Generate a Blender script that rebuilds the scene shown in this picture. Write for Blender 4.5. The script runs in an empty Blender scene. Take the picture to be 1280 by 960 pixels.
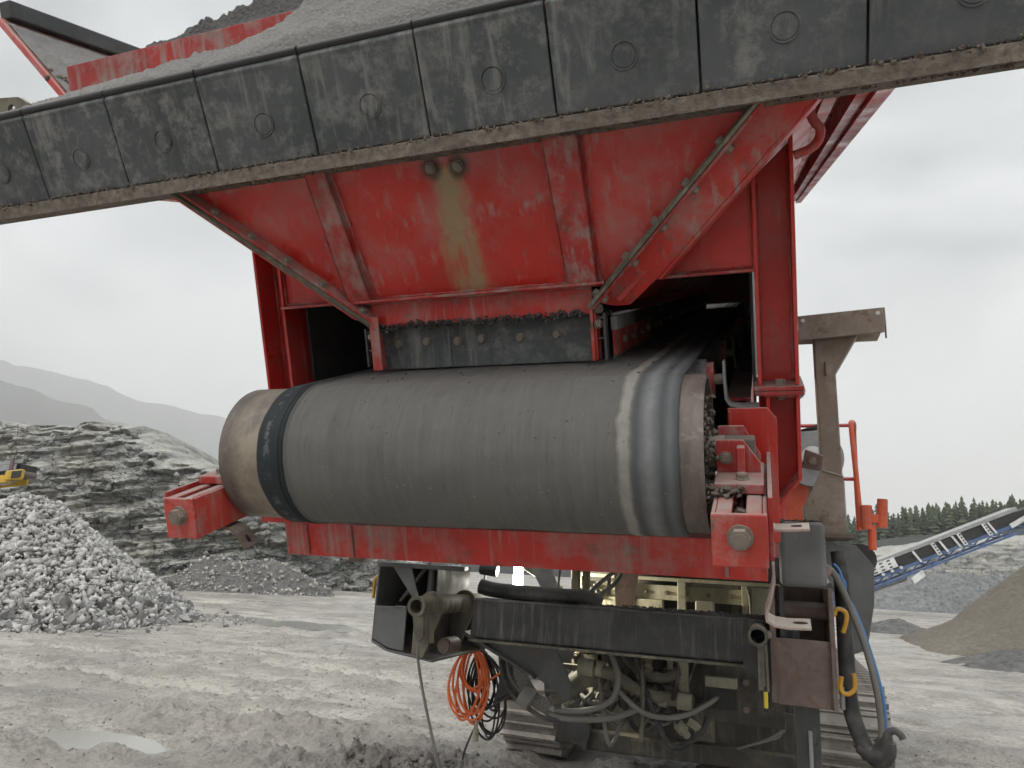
import bpy, bmesh, math, random
import numpy as np
from mathutils import Matrix, Vector
random.seed(7); rng = np.random.default_rng(7)
S = bpy.context.scene
C = S.collection

# ------------------------------------------------------------------ camera
cam = bpy.data.cameras.new('camera'); co = bpy.data.objects.new('camera', cam); C.objects.link(co)
cam.sensor_width = 36; cam.lens = 24.95; cam.clip_start = .05; cam.clip_end = 20000
rt, up, bk = (.94170, .33201, .05445), (.03204, -.24959, .96782), (.33491, -.90966, -.24567)
co.matrix_world = Matrix(((rt[0], up[0], bk[0], .8176), (rt[1], up[1], bk[1], -1.8402),
                          (rt[2], up[2], bk[2], 1.5005), (0, 0, 0, 1)))
S.camera = co
# ------------------------------------------------------------------ sky and sun (rainy overcast)
SUN_EL, SUN_AZ = math.radians(58), math.radians(200)
w = bpy.data.worlds.new('World'); S.world = w; w.use_nodes = True
nt = w.node_tree; N = nt.nodes; L = nt.links
for n in list(N): N.remove(n)
out = N.new('ShaderNodeOutputWorld'); bg = N.new('ShaderNodeBackground'); L.new(bg.outputs[0], out.inputs[0])
sky = N.new('ShaderNodeTexSky'); sky.sky_type = 'NISHITA'; sky.sun_disc = False
sky.sun_elevation = SUN_EL; sky.sun_rotation = SUN_AZ; sky.air_density = 1; sky.dust_density = 3
tc = N.new('ShaderNodeTexCoord'); mp = N.new('ShaderNodeMapping'); mp.inputs['Scale'].default_value = (1, 1, 2.2)
L.new(tc.outputs['Generated'], mp.inputs[0])
nz = N.new('ShaderNodeTexNoise'); nz.inputs['Scale'].default_value = 1.75; nz.inputs['Detail'].default_value = 5
nz.inputs['Roughness'].default_value = .45; nz.inputs['Distortion'].default_value = .3
L.new(mp.outputs[0], nz.inputs['Vector'])
cr = N.new('ShaderNodeValToRGB'); cr.color_ramp.elements[0].position = .41; cr.color_ramp.elements[1].position = .58
cr.color_ramp.elements[0].color = (1.75, 1.90, 1.99, 1); cr.color_ramp.elements[1].color = (5.0, 5.12, 5.12, 1)
L.new(nz.outputs[0], cr.inputs[0])
mx = N.new('ShaderNodeMix'); mx.data_type = 'RGBA'; mx.inputs[0].default_value = .93
L.new(sky.outputs[0], mx.inputs[6]); L.new(cr.outputs[0], mx.inputs[7]); L.new(mx.outputs[2], bg.inputs[0])
bg.inputs[1].default_value = .1
sun = bpy.data.lights.new('sun', 'SUN'); sun.energy = 1.5; sun.angle = math.radians(60); sun.color = (1, .98, .94)
so = bpy.data.objects.new('sun', sun); C.objects.link(so)
so.rotation_euler = (math.pi/2 - SUN_EL, 0, math.pi - SUN_AZ + 0)
sd = Vector((math.sin(SUN_AZ)*math.cos(SUN_EL), math.cos(SUN_AZ)*math.cos(SUN_EL), math.sin(SUN_EL)))
so.rotation_euler = (-sd).to_track_quat('-Z', 'Y').to_euler()
S.view_settings.view_transform = 'Standard'; S.view_settings.look = 'None'
S.view_settings.exposure = 0.95; S.view_settings.gamma = 1; S.view_settings.use_curve_mapping = False
S.cycles.volume_bounces = 4; S.cycles.max_bounces = 8; S.cycles.diffuse_bounces = 4; S.cycles.glossy_bounces = 2
S.cycles.use_adaptive_sampling = True; S.cycles.adaptive_threshold = .03; S.cycles.time_limit = 700; S.cycles.use_denoising = True

# ------------------------------------------------------------------ noise helpers
def _h(ix, iy, iz, s):
    n = (ix*374761393 + iy*668265263 + iz*2147483647*3 + s*974711) & 0xffffffff
    n = ((n ^ (n >> 13))*1274126177) & 0xffffffff
    n = ((n ^ (n >> 16))*2246822519) & 0xffffffff
    return ((n ^ (n >> 15)) & 0xffff)/65535.0
def vnoise(x, y, z=None, s=0):
    x = np.asarray(x, float); y = np.asarray(y, float); z = np.zeros_like(x) if z is None else np.asarray(z, float)
    ix, iy, iz = np.floor(x).astype(np.int64), np.floor(y).astype(np.int64), np.floor(z).astype(np.int64)
    f = lambda t: t*t*t*(t*(t*6-15)+10)
    u, v, q = f(x-ix), f(y-iy), f(z-iz)
    r = 0
    for a in (0, 1):
        for b in (0, 1):
            for c in (0, 1):
                r = r + _h(ix+a, iy+b, iz+c, s)*(u if a else 1-u)*(v if b else 1-v)*(q if c else 1-q)
    return r*2-1
def fbm(x, y, z=None, o=4, s=0, g=.5):
    r = 0; a = 1; k = 1
    for i in range(o):
        r = r + a*vnoise(np.asarray(x)*k+i*17.3, np.asarray(y)*k+i*9.1, None if z is None else np.asarray(z)*k, s+i); a *= g; k *= 2.03
    return r
def sstep(a, b, x):
    t = np.clip((x-a)/(b-a), 0, 1); return t*t*(3-2*t)

# ------------------------------------------------------------------ materials
def newmat(name):
    m = bpy.data.materials.new(name); m.use_nodes = True
    return m, m.node_tree.nodes, m.node_tree.links, m.node_tree.nodes['Principled BSDF']
class NB:
    def __init__(s, name):
        s.m, s.N, s.L, s.b = newmat(name)
        s.tc = s.N.new('ShaderNodeTexCoord')
    def noise(s, scale=5, detail=6, rough=.55, st=(1, 1, 1), dist=0, off=0):
        mp = s.N.new('ShaderNodeMapping'); mp.inputs['Scale'].default_value = st; mp.inputs['Location'].default_value = (off, off*1.7, off*.6)
        s.L.new(s.tc.outputs['Object'], mp.inputs[0])
        n = s.N.new('ShaderNodeTexNoise'); n.inputs['Scale'].default_value = scale; n.inputs['Detail'].default_value = min(detail, 5)
        n.inputs['Roughness'].default_value = rough; n.inputs['Distortion'].default_value = dist
        s.L.new(mp.outputs[0], n.inputs['Vector']); return n.outputs[0]
    def voro(s, scale, feature='F1', out='Distance', st=(1, 1, 1)):
        mp = s.N.new('ShaderNodeMapping'); mp.inputs['Scale'].default_value = st
        s.L.new(s.tc.outputs['Object'], mp.inputs[0])
        n = s.N.new('ShaderNodeTexVoronoi'); n.feature = feature; n.inputs['Scale'].default_value = scale
        s.L.new(mp.outputs[0], n.inputs['Vector']); return n.outputs[out]
    def ramp(s, v, stops):
        r = s.N.new('ShaderNodeValToRGB'); e = r.color_ramp.elements
        while len(e) < len(stops): e.new(.5)
        for k, (p, c) in enumerate(stops):
            e[k].position = p; e[k].color = (c, c, c, 1) if not isinstance(c, tuple) else (*c, 1)
        s.L.new(v, r.inputs[0]); return r.outputs[0]
    def mix(s, f, a, b):
        m = s.N.new('ShaderNodeMix'); m.data_type = 'RGBA'
        for i, v in ((0, f), (6, a), (7, b)):
            if hasattr(v, 'links'): s.L.new(v, m.inputs[i])
            elif i == 0: m.inputs[0].default_value = v
            else: m.inputs[i].default_value = (*v, 1)
        return m.outputs[2]
    def math(s, op, a, b=0, clamp=False):
        m = s.N.new('ShaderNodeMath'); m.operation = op; m.use_clamp = clamp
        for i, v in ((0, a), (1, b)):
            if hasattr(v, 'links'): s.L.new(v, m.inputs[i])
            else: m.inputs[i].default_value = v
        return m.outputs[0]
    def sep(s):
        n = s.N.new('ShaderNodeSeparateXYZ'); s.L.new(s.tc.outputs['Object'], n.inputs[0]); return n.outputs
    def nz(s):
        g = s.N.new('ShaderNodeNewGeometry'); n = s.N.new('ShaderNodeSeparateXYZ'); s.L.new(g.outputs['Normal'], n.inputs[0]); return n.outputs[2]
    def bump(s, h, strength=.3, dist=.01, prev=None):
        b = s.N.new('ShaderNodeBump'); b.inputs['Strength'].default_value = strength; b.inputs['Distance'].default_value = dist
        s.L.new(h, b.inputs['Height'])
        if prev is not None: s.L.new(prev, b.inputs['Normal'])
        return b.outputs[0]
    def done(s, col, rough=.6, metal=0, normal=None, spec=None):
        for k, v in (('Base Color', col), ('Roughness', rough), ('Metallic', metal)):
            if hasattr(v, 'links'): s.L.new(v, s.b.inputs[k])
            else: s.b.inputs[k].default_value = (*v, 1) if isinstance(v, tuple) else v
        if normal is not None: s.L.new(normal, s.b.inputs['Normal'])
        if spec is not None: s.b.inputs['Specular IOR Level'].default_value = spec
        return s.m
DUST = (.30, .285, .265)
def painted(name, col, dust=.5, streak=.5, rust=.35, rough=.42, dustcol=DUST, top=.8, stain=None, seed=0, streaklo=.56, sc=1.):
    n = NB(name)
    v = n.noise(2.3*sc, 6, off=seed)
    c = n.mix(n.ramp(v, [(.3, 0.), (.75, 1.)]), tuple(x*.72 for x in col), tuple(min(1, x*1.2) for x in col))
    # rusty chips
    rz = n.ramp(n.noise(9*sc**.6, 9, .65, off=seed+3), [(.59, 0.), (.63, 1.)])
    c = n.mix(n.math('MULTIPLY', rz, rust), c, (.11, .055, .035))
    # washed-down dust runs
    sk = n.ramp(n.noise(9, 7, .6, st=(4, 4, .35), off=seed+5), [(streaklo, 0.), (streaklo+.16, 1.)])
    sk = n.math('MULTIPLY', sk, n.ramp(n.noise(1.6*sc, 3, off=seed+8), [(.35, 0.), (.65, 1.)]))
    c = n.mix(n.math('MULTIPLY', sk, streak), c, dustcol)
    # film of dust in patches
    pz = n.ramp(n.noise(3.5*sc, 10, .68, off=seed+11), [(.47, 0.), (.72, 1.)])
    c = n.mix(n.math('MULTIPLY', pz, dust), c, dustcol)
    # dust lying on upward faces
    tz = n.math('MULTIPLY', n.ramp(n.nz(), [(.35, 0.), (.75, 1.)]), n.ramp(n.noise(14, 8, .7, off=seed+2), [(.25, .35), (.6, 1.)]))
    c = n.mix(n.math('MULTIPLY', tz, top), c, tuple(x*1.15 for x in dustcol))
    if stain: c = stain(n, c)
    r = n.ramp(n.noise(7, 6, off=seed+4), [(.3, rough-.18), (.7, rough+.18)])
    b = n.bump(n.noise(60, 6, .6), .12, .004); b = n.bump(pz, .15, .004, b)
    return n.done(c, r, 0, b)
def center_stain(n, c):   # pale run-off below the two bolt holes
    x, y, z = n.sep()
    wob = n.math('MULTIPLY', n.math('SUBTRACT', n.noise(11, 5, .65, st=(1.4, 1, .35)), .5), .15)
    cx = n.math('SUBTRACT', n.math('ADD', x, n.math('MULTIPLY', n.math('SUBTRACT', .81, z), 0.0)), -.022)
    d = n.math('ABSOLUTE', n.math('ADD', cx, wob))
    wd = n.math('ADD', .055, n.math('MULTIPLY', n.math('SUBTRACT', .83, z), .075))
    m = n.ramp(n.math('DIVIDE', d, wd), [(.35, 1.), (1.05, 0.)])
    m = n.math('MULTIPLY', m, n.ramp(z, [(.80, 1.), (.82, 0.)]))
    gap = n.ramp(n.noise(6, 6, .6, st=(3, 1, .45), off=4), [(.36, .35), (.5, 1.)])
    c = n.mix(n.math('MULTIPLY', n.math('MULTIPLY', m, gap), .85), c, (.30, .25, .135))
    for hx, hz in ((-.064, .812), (.020, .808)):
        a = n.math('POWER', n.math('SUBTRACT', x, hx), 2); b = n.math('POWER', n.math('SUBTRACT', z, hz), 2)
        q = n.math('SQRT', n.math('ADD', a, b))
        q = n.math('ADD', q, n.math('MULTIPLY', n.math('SUBTRACT', n.noise(40, 4), .5), .02))
        c = n.mix(n.ramp(q, [(.022, .9), (.042, 0.)]), c, (.035, .028, .018))
    return c
RED = (.52, .029, .021)
M = {}
M['red'] = painted('red_paint', RED, .58, .85, .5, .42, streaklo=.53, sc=1.6)
M['red_clean'] = painted('red_paint_inner', RED, .2, .45, .25, .38, seed=3, streaklo=.57, sc=1.5)
M['red_stain'] = painted('red_paint_stained', (.53, .027, .019), .38, .6, .08, .36, stain=center_stain, seed=5, streaklo=.55)
M['red_dusty'] = painted('red_paint_dusty', (.40, .03, .025), .8, .8, .45, .5, seed=9, streaklo=.5, sc=2.5)
M['red_worn'] = painted('red_paint_worn', (.48, .05, .036), .75, .6, .9, .5, seed=21, streaklo=.52, sc=3)
M['orange'] = painted('orange_paint', (.62, .10, .035), .3, .3, .2, .4, seed=13)
M['dark'] = painted('dark_grey_paint', (.040, .042, .044), .25, .85, .15, .5, dustcol=(.21, .205, .195), seed=15, streaklo=.5, sc=1.8)
M['dark_plain'] = painted('dark_grey_steel', (.05, .052, .054), .3, .3, .2, .5, dustcol=(.15, .145, .14), seed=17)
M['box_grey'] = painted('grey_tank_paint', (.14, .145, .145), .3, .25, .1, .55, dustcol=(.24, .235, .225), seed=19, sc=2)
M['rusty'] = painted('brown_primer_rust', (.15, .105, .09), .4, .35, .6, .65, dustcol=(.27, .24, .21), seed=23, sc=2.5)
M['post'] = painted('weathered_brown_steel', (.25, .20, .16), .6, .35, .5, .6, dustcol=(.42, .385, .34), seed=25, sc=2.2)
M['cream'] = painted('dust_caked_cream_steel', (.34, .32, .24), .8, .8, .45, .75, dustcol=(.42, .40, .32), seed=27, streaklo=.48, sc=2)
M['mudsteel'] = painted('mud_streaked_steel', (.10, .095, .075), .7, .8, .3, .7, dustcol=(.30, .275, .20), seed=29, streaklo=.47, sc=2)
M['pink'] = painted('washed_out_red_steel', (.42, .30, .27), .8, .5, .35, .6, dustcol=(.42, .40, .35), seed=31, sc=3)
M['galv'] = painted('galvanised_steel', (.30, .31, .32), .45, .4, .3, .45, dustcol=(.38, .37, .35), seed=33, sc=3)
M['bolt'] = painted('dirty_bolt_steel', (.20, .165, .135), .6, 0, .6, .5, dustcol=(.30, .27, .23), seed=35, sc=4)
M['yellow'] = painted('chipped_yellow_paint', (.62, .33, .03), .3, .2, .85, .5, seed=37, sc=4)
M['plant_yellow'] = painted('plant_yellow_paint', (.66, .42, .03), .25, .2, .2, .45, seed=39)
M['white'] = painted('white_paint', (.72, .73, .72), .2, .2, .1, .5, seed=41)
M['blue'] = painted('blue_paint', (.06, .12, .27), .25, .2, .1, .45, seed=43)
M['track'] = painted('worn_track_steel', (.20, .18, .16), .85, .4, .4, .5, dustcol=(.40, .37, .335), seed=45, sc=2)
M['grime_shade'] = painted('shaded_grimy_steel', (.040, .038, .033), .6, .6, .3, .6, dustcol=(.17, .155, .115), seed=51, streaklo=.5, top=.9, sc=2)  # dark copy of the muddy steel, painting shade into bay and tunnel
M['drum'] = painted('rusty_drum_steel', (.13, .105, .092), .55, .0, .6, .6, dustcol=(.24, .21, .185), seed=47, top=.3)
def hose_mat(name, col, dust=.5, rough=.55, dc=(.27, .26, .24)):
    n = NB(name); p = n.ramp(n.noise(6, 7, .65), [(.42, 0.), (.7, 1.)])
    c = n.mix(n.math('MULTIPLY', p, dust), col, dc)
    t = n.ramp(n.nz(), [(.4, 0.), (.9, 1.)]); c = n.mix(n.math('MULTIPLY', t, dust*.7), c, dc)
    return n.done(c, rough, 0, n.bump(n.noise(90, 4), .15, .003))
M['hose_black'] = hose_mat('black_rubber_hose', (.022, .023, .024), .45)
M['hose_grey'] = hose_mat('dusty_grey_hose', (.17, .165, .15), .6)
M['hose_cream'] = hose_mat('dust_caked_hose', (.14, .128, .10), .8, .7, (.30, .28, .22))
M['hose_blue'] = hose_mat('blue_hose', (.07, .22, .50), .25)
M['cable_orange'] = hose_mat('orange_cable', (.80, .17, .04), .12)
M['cable_black'] = hose_mat('black_cable', (.018, .018, .019), .25)
def rubber_mat():
    n = NB('scuffed_black_rubber')
    c = n.mix(n.ramp(n.noise(3, 6), [(.3, 0.), (.7, 1.)]), (.048, .054, .058), (.10, .108, .114))
    # dried slurry: streaks and splashes
    sk = n.ramp(n.noise(8, 8, .62, st=(3.2, 1, .35), dist=.4, off=2), [(.53, 0.), (.64, 1.)])
    sk = n.math('MULTIPLY', sk, n.ramp(n.noise(2.4, 3, off=6), [(.38, 0.), (.55, 1.)]))
    c = n.mix(n.math('MULTIPLY', sk, .5), c, (.27, .262, .245))
    sp = n.ramp(n.noise(17, 9, .75, off=9), [(.47, 0.), (.66, 1.)])
    sp = n.math('MULTIPLY', sp, n.ramp(n.noise(2.0, 3, off=12), [(.32, .2), (.58, 1.)]))
    c = n.mix(n.math('MULTIPLY', sp, .75), c, (.25, .245, .235))
    return n.done(c, n.ramp(n.noise(5, 5), [(.3, .38), (.7, .7)]), 0, n.bump(n.noise(45, 8, .65), .22, .004), spec=.4)
M['rubber'] = rubber_mat()
def belt_mat():
    n = NB('worn_conveyor_belt'); x, y, z = n.sep()
    streak = n.noise(6, 9, .65, st=(9, .6, .6)); patch = n.noise(3.2, 8, .62, off=3)
    c = n.mix(n.ramp(streak, [(.25, 0.), (.75, 1.)]), (.098, .097, .093), (.142, .139, .131))
    c = n.mix(n.ramp(patch, [(.4, 0.), (.75, .7)]), c, (.155, .150, .139))
    c = n.mix(n.math('MULTIPLY', n.ramp(n.noise(38, 8, .7, off=7), [(.55, 0.), (.75, 1.)]), .18), c, (.22, .205, .185))
    for st_, of_ in (((22, 1.6, 1.6), 3), ((14, 3.5, 2.2), 9)):          # scratches running with the belt
        c = n.mix(n.math('MULTIPLY', n.ramp(n.noise(5, 3, .5, st=st_, off=of_), [(.66, 0.), (.69, 1.)]), .22), c, (.045, .043, .04))
        c = n.mix(n.math('MULTIPLY', n.ramp(n.noise(5, 3, .5, st=st_, off=of_+5), [(.67, 0.), (.69, 1.)]), .18), c, (.23, .22, .20))
    # bands left by the skirt: wobbling edges
    wob = n.math('MULTIPLY', n.math('SUBTRACT', n.noise(14, 5, .6), .5), .035)
    xx = n.math('ADD', x, wob); xf = n.math('ADD', x, n.math('MULTIPLY', wob, .35))
    def band(src, a, b, s=.006):
        return n.math('MULTIPLY', n.ramp(n.math('MULTIPLY', n.math('SUBTRACT', src, a-s), 1/(2*s)), [(0., 0.), (1., 1.)]),
                      n.ramp(n.math('MULTIPLY', n.math('SUBTRACT', b+s, src), 1/(2*s)), [(0., 0.), (1., 1.)]))
    grit = n.ramp(n.noise(25, 7, .65), [(.3, .55), (.7, 1.)])
    c = n.mix(n.math('MULTIPLY', band(xx, .490, .518), grit), c, (.30, .288, .265))
    c = n.mix(n.math('MULTIPLY', band(xf, .520, .70), .8), c, (.075, .083, .09))
    c = n.mix(n.math('MULTIPLY', band(xf, .545, .576, .012), grit), c, (.22, .225, .228))
    c = n.mix(n.math('MULTIPLY', band(xf, .600, .615, .008), grit), c, (.15, .16, .166))
    c = n.mix(band(xf, -.70, -.448, .004), c, (.030, .036, .040))
    c = n.mix(n.math('MULTIPLY', band(xf, -.515, -.497, .006), n.ramp(n.noise(30, 6, .7), [(.5, 0.), (.62, .6)])), c, (.2, .2, .2))
    b = n.bump(n.noise(150, 5, .7), .2, .003); b = n.bump(n.noise(20, 5, .7, off=2), .12, .006, b)
    return n.done(c, n.ramp(patch, [(.3, .62), (.7, .85)]), 0, b, spec=.22)
M['belt'] = belt_mat()
def drum_ring():
    n = NB('drum_face_steel'); x, y, z = n.sep()
    c = n.mix(n.ramp(n.noise(7, 8, .65, st=(4, 1, 1)), [(.3, 0.), (.7, 1.)]), (.085, .072, .066), (.19, .155, .135))
    w_ = n.math('ADD', x, n.math('MULTIPLY', n.math('SUBTRACT', n.noise(6, 6, .6), .5), .12))
    m = n.math('MULTIPLY', n.ramp(n.math('MULTIPLY', n.math('ADD', w_, .68), 5), [(.12, 0.), (.4, 1.), (.9, 1.)]), n.ramp(x, [(0., 1.), (.01, 0.)]))
    c = n.mix(n.math('MULTIPLY', n.math('MULTIPLY', m, n.ramp(n.noise(9, 8, .7, off=8), [(.35, .1), (.6, 1.)])), .8), c, (.33, .29, .215))
    c = n.mix(n.ramp(n.noise(30, 8, .7, off=5), [(.56, 0.), (.7, .5)]), c, (.30, .27, .24))
    return n.done(c, .55, .15, n.bump(n.noise(60, 6, .6), .2, .003))
M['drumface'] = drum_ring()
def grain(name, a, b, scale=40, bstr=.6, bd=.02, rough=.9, big=1.2, wet=False):
    n = NB(name)
    c = n.mix(n.ramp(n.noise(scale, 8, .7), [(.3, 0.), (.7, 1.)]), a, b)
    c = n.mix(n.math('MULTIPLY', n.ramp(n.noise(big, 6, .6, off=3), [(.35, 0.), (.65, 1.)]), .45), c, tuple(x*.72 for x in a))
    vb = n.voro(scale*.8)
    nb = n.bump(n.noise(scale, 8, .7), bstr, bd); nb = n.bump(vb, bstr*.5, bd, nb)
    return n.done(c, rough, 0, nb, spec=.25)
M['dust'] = grain('wet_crusher_dust', (.20, .195, .19), (.33, .32, .31), 110, .7, .01)
M['dust_dark'] = grain('damp_fines', (.09, .088, .086), (.19, .185, .18), 90, .9, .015)
M['crust'] = grain('caked_brown_dirt', (.12, .098, .08), (.29, .25, .21), 45, .8, .01, .85, 6)
M['sand'] = grain('brown_sand', (.125, .112, .093), (.225, .203, .17), 9, .5, .05, .95, .35)
M['gravel'] = grain('grey_gravel', (.13, .135, .14), (.33, .335, .34), 3.5, .9, .12, .9, .3)
M['shale'] = grain('dark_heap_gravel', (.09, .09, .088), (.24, .238, .23), 5, .9, .1, .9, .3)
def rock_mat(name, a, b, scale=2.2):
    n = NB(name)
    oi = n.N.new('ShaderNodeObjectInfo')
    c = n.mix(n.ramp(n.noise(scale*5, 7, .65), [(.3, 0.), (.7, 1.)]), a, b)
    at = n.N.new('ShaderNodeAttribute'); at.attribute_name = 'tone'
    v = n.math('ADD', n.math('MULTIPLY', oi.outputs['Random'], .5), n.math('MULTIPLY', at.outputs['Fac'], .7))
    c = n.mix(n.ramp(v, [(.1, .7), (.4, 0.)]), c, tuple(x*.55 for x in a))
    c = n.mix(n.ramp(v, [(.4, 0.), (1., .85)]), c, tuple(min(1, x*1.5) for x in b))
    return n.done(c, .75, 0, n.bump(n.noise(scale*16, 6, .6), .35, .02))
M['stone'] = rock_mat('crushed_stone', (.20, .20, .198), (.40, .393, .38))
M['mudclod'] = rock_mat('mud_clod', (.07, .064, .057), (.15, .138, .125))
M['pebble'] = rock_mat('muddy_stone', (.17, .16, .15), (.34, .325, .30))
def cliff_mat(name='bedded_rock', k=1.75):
    n = NB(name)
    bed = n.noise(1.3, 10, .65, st=(.3, .3, 3.2), dist=.1); blot = n.noise(.55, 7, .6, off=4); fine = n.noise(4.5, 10, .7, st=(1, 1, 1.8), off=7)
    c = n.mix(n.ramp(bed, [(.32, 0.), (.68, 1.)]), tuple(x*k for x in (.105, .110, .112)), tuple(x*k for x in (.22, .22, .205)))
    c = n.mix(n.ramp(fine, [(.36, .7), (.52, 0.)]), c, tuple(x*k for x in (.065, .07, .073)))
    c = n.mix(n.math('MULTIPLY', n.ramp(fine, [(.56, 0.), (.70, 1.)]), .8), c, tuple(x*k for x in (.34, .335, .315)))
    vc = n.voro(1.9, 'F1', 'Color', (.8, .8, 2.6)); sx = n.N.new('ShaderNodeSeparateColor'); n.L.new(vc, sx.inputs[0])
    c = n.mix(n.ramp(sx.outputs[0], [(.45, 0.), (.95, .6)]), c, tuple(x*k for x in (.31, .305, .285)))
    c = n.mix(n.ramp(sx.outputs[1], [(.6, 0.), (.95, .6)]), c, tuple(x*k for x in (.075, .08, .082)))
    c = n.mix(n.ramp(blot, [(.45, 0.), (.7, .45)]), c, tuple(x*k for x in (.24, .225, .175)))
    ck = n.ramp(n.voro(1.1, 'DISTANCE_TO_EDGE', 'Distance', (1, 1, .7)), [(0., .85), (.035, 0.)]); c = n.mix(ck, c, (.035, .036, .037))
    tz = n.ramp(n.nz(), [(.5, 0.), (.9, .5)]); c = n.mix(tz, c, tuple(x*k for x in (.30, .295, .27)))
    b = n.bump(fine, .7, .12); b = n.bump(n.voro(5, 'DISTANCE_TO_EDGE', 'Distance', (.7, .7, 2.2)), .8, .12, b)
    return n.done(c, n.ramp(blot, [(.3, .45), (.7, .85)]), 0, b)
M['cliff'] = cliff_mat()
def ground_mat():
    n = NB('wet_quarry_mud')
    base = n.noise(.55, 8, .62, st=(.55, 1, 1)); mid = n.noise(2.4, 9, .68, st=(.6, 1, 1), off=3); fine = n.noise(22, 9, .72, off=5)
    c = n.mix(n.ramp(base, [(.36, 0.), (.64, 1.)]), (.31, .293, .264), (.56, .53, .475))
    c = n.mix(n.math('MULTIPLY', n.ramp(mid, [(.45, 0.), (.58, 1.)]), .65), c, (.20, .188, .168))
    c = n.mix(n.math('MULTIPLY', n.ramp(fine, [(.50, 0.), (.64, 1.)]), .65), c, (.10, .093, .085))
    c = n.mix(n.math('MULTIPLY', n.ramp(n.noise(40, 6, .7, off=9), [(.58, 0.), (.72, 1.)]), .5), c, (.46, .445, .42))
    ah = n.N.new('ShaderNodeAttribute'); ah.attribute_name = 'hgt'
    hv = n.math('ADD', ah.outputs['Fac'], n.math('MULTIPLY', n.math('SUBTRACT', fine, .5), .55))
    c = n.mix(n.ramp(hv, [(.54, 0.), (.74, .75)]), c, n.mix(n.ramp(fine, [(.35, 0.), (.65, 1.)]), (.19, .18, .162), (.42, .40, .36)))
    c = n.mix(n.ramp(hv, [(.26, .6), (.44, 0.)]), c, (.50, .476, .43))
    at = n.N.new('ShaderNodeAttribute'); at.attribute_name = 'mud'
    c = n.mix(n.math('MULTIPLY', at.outputs['Fac'], .85), c, n.mix(n.ramp(fine, [(.35, 0.), (.65, 1.)]), (.075, .069, .062), (.185, .172, .158)))
    r = n.ramp(n.noise(.8, 6, .6, st=(.6, 1, 1), off=12), [(.38, .2), (.62, .75)])
    b = n.bump(fine, .7, .03); b = n.bump(mid, .35, .08, b); b = n.bump(n.voro(26), .4, .02, b)
    return n.done(c, r, 0, b, spec=.45)
M['ground'] = ground_mat()
def water_mat():
    n = NB('milky_puddle_water')
    return n.done((.36, .36, .325), .10, 0, n.bump(n.noise(7, 3), .03, .01), spec=.5)
M['water'] = water_mat()
def foliage_mat():
    n = NB('spruce_needles')
    at = n.N.new('ShaderNodeAttribute'); at.attribute_name = 'tone'
    c = n.mix(at.outputs['Fac'], (.035, .050, .030), (.105, .128, .072))
    return n.done(c, .8, 0, spec=.2)
M['spruce'] = foliage_mat()
M['mountain'] = grain('heath_mountain', (.035, .040, .042), (.075, .08, .075), .012, .3, 8, .95, .002)
def flat(name, col, rough=.6, emit=0):
    n = NB(name); v = n.noise(12, 5)
    c = n.mix(n.ramp(v, [(.3, 0.), (.7, 1.)]), tuple(x*.85 for x in col), col)
    m = n.done(c, rough)
    if emit:
        n.b.inputs['Emission Color'].default_value = (1, .97, .88, 1); n.b.inputs['Emission Strength'].default_value = emit
    return m
M['black'] = flat('black_plastic', (.02, .02, .021), .5)
M['lamp_on'] = flat('lit_lamp_tube', (.9, .9, .9), .4, 30)
M['yellow_tag'] = flat('yellow_plastic', (.75, .55, .04), .5)

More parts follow.
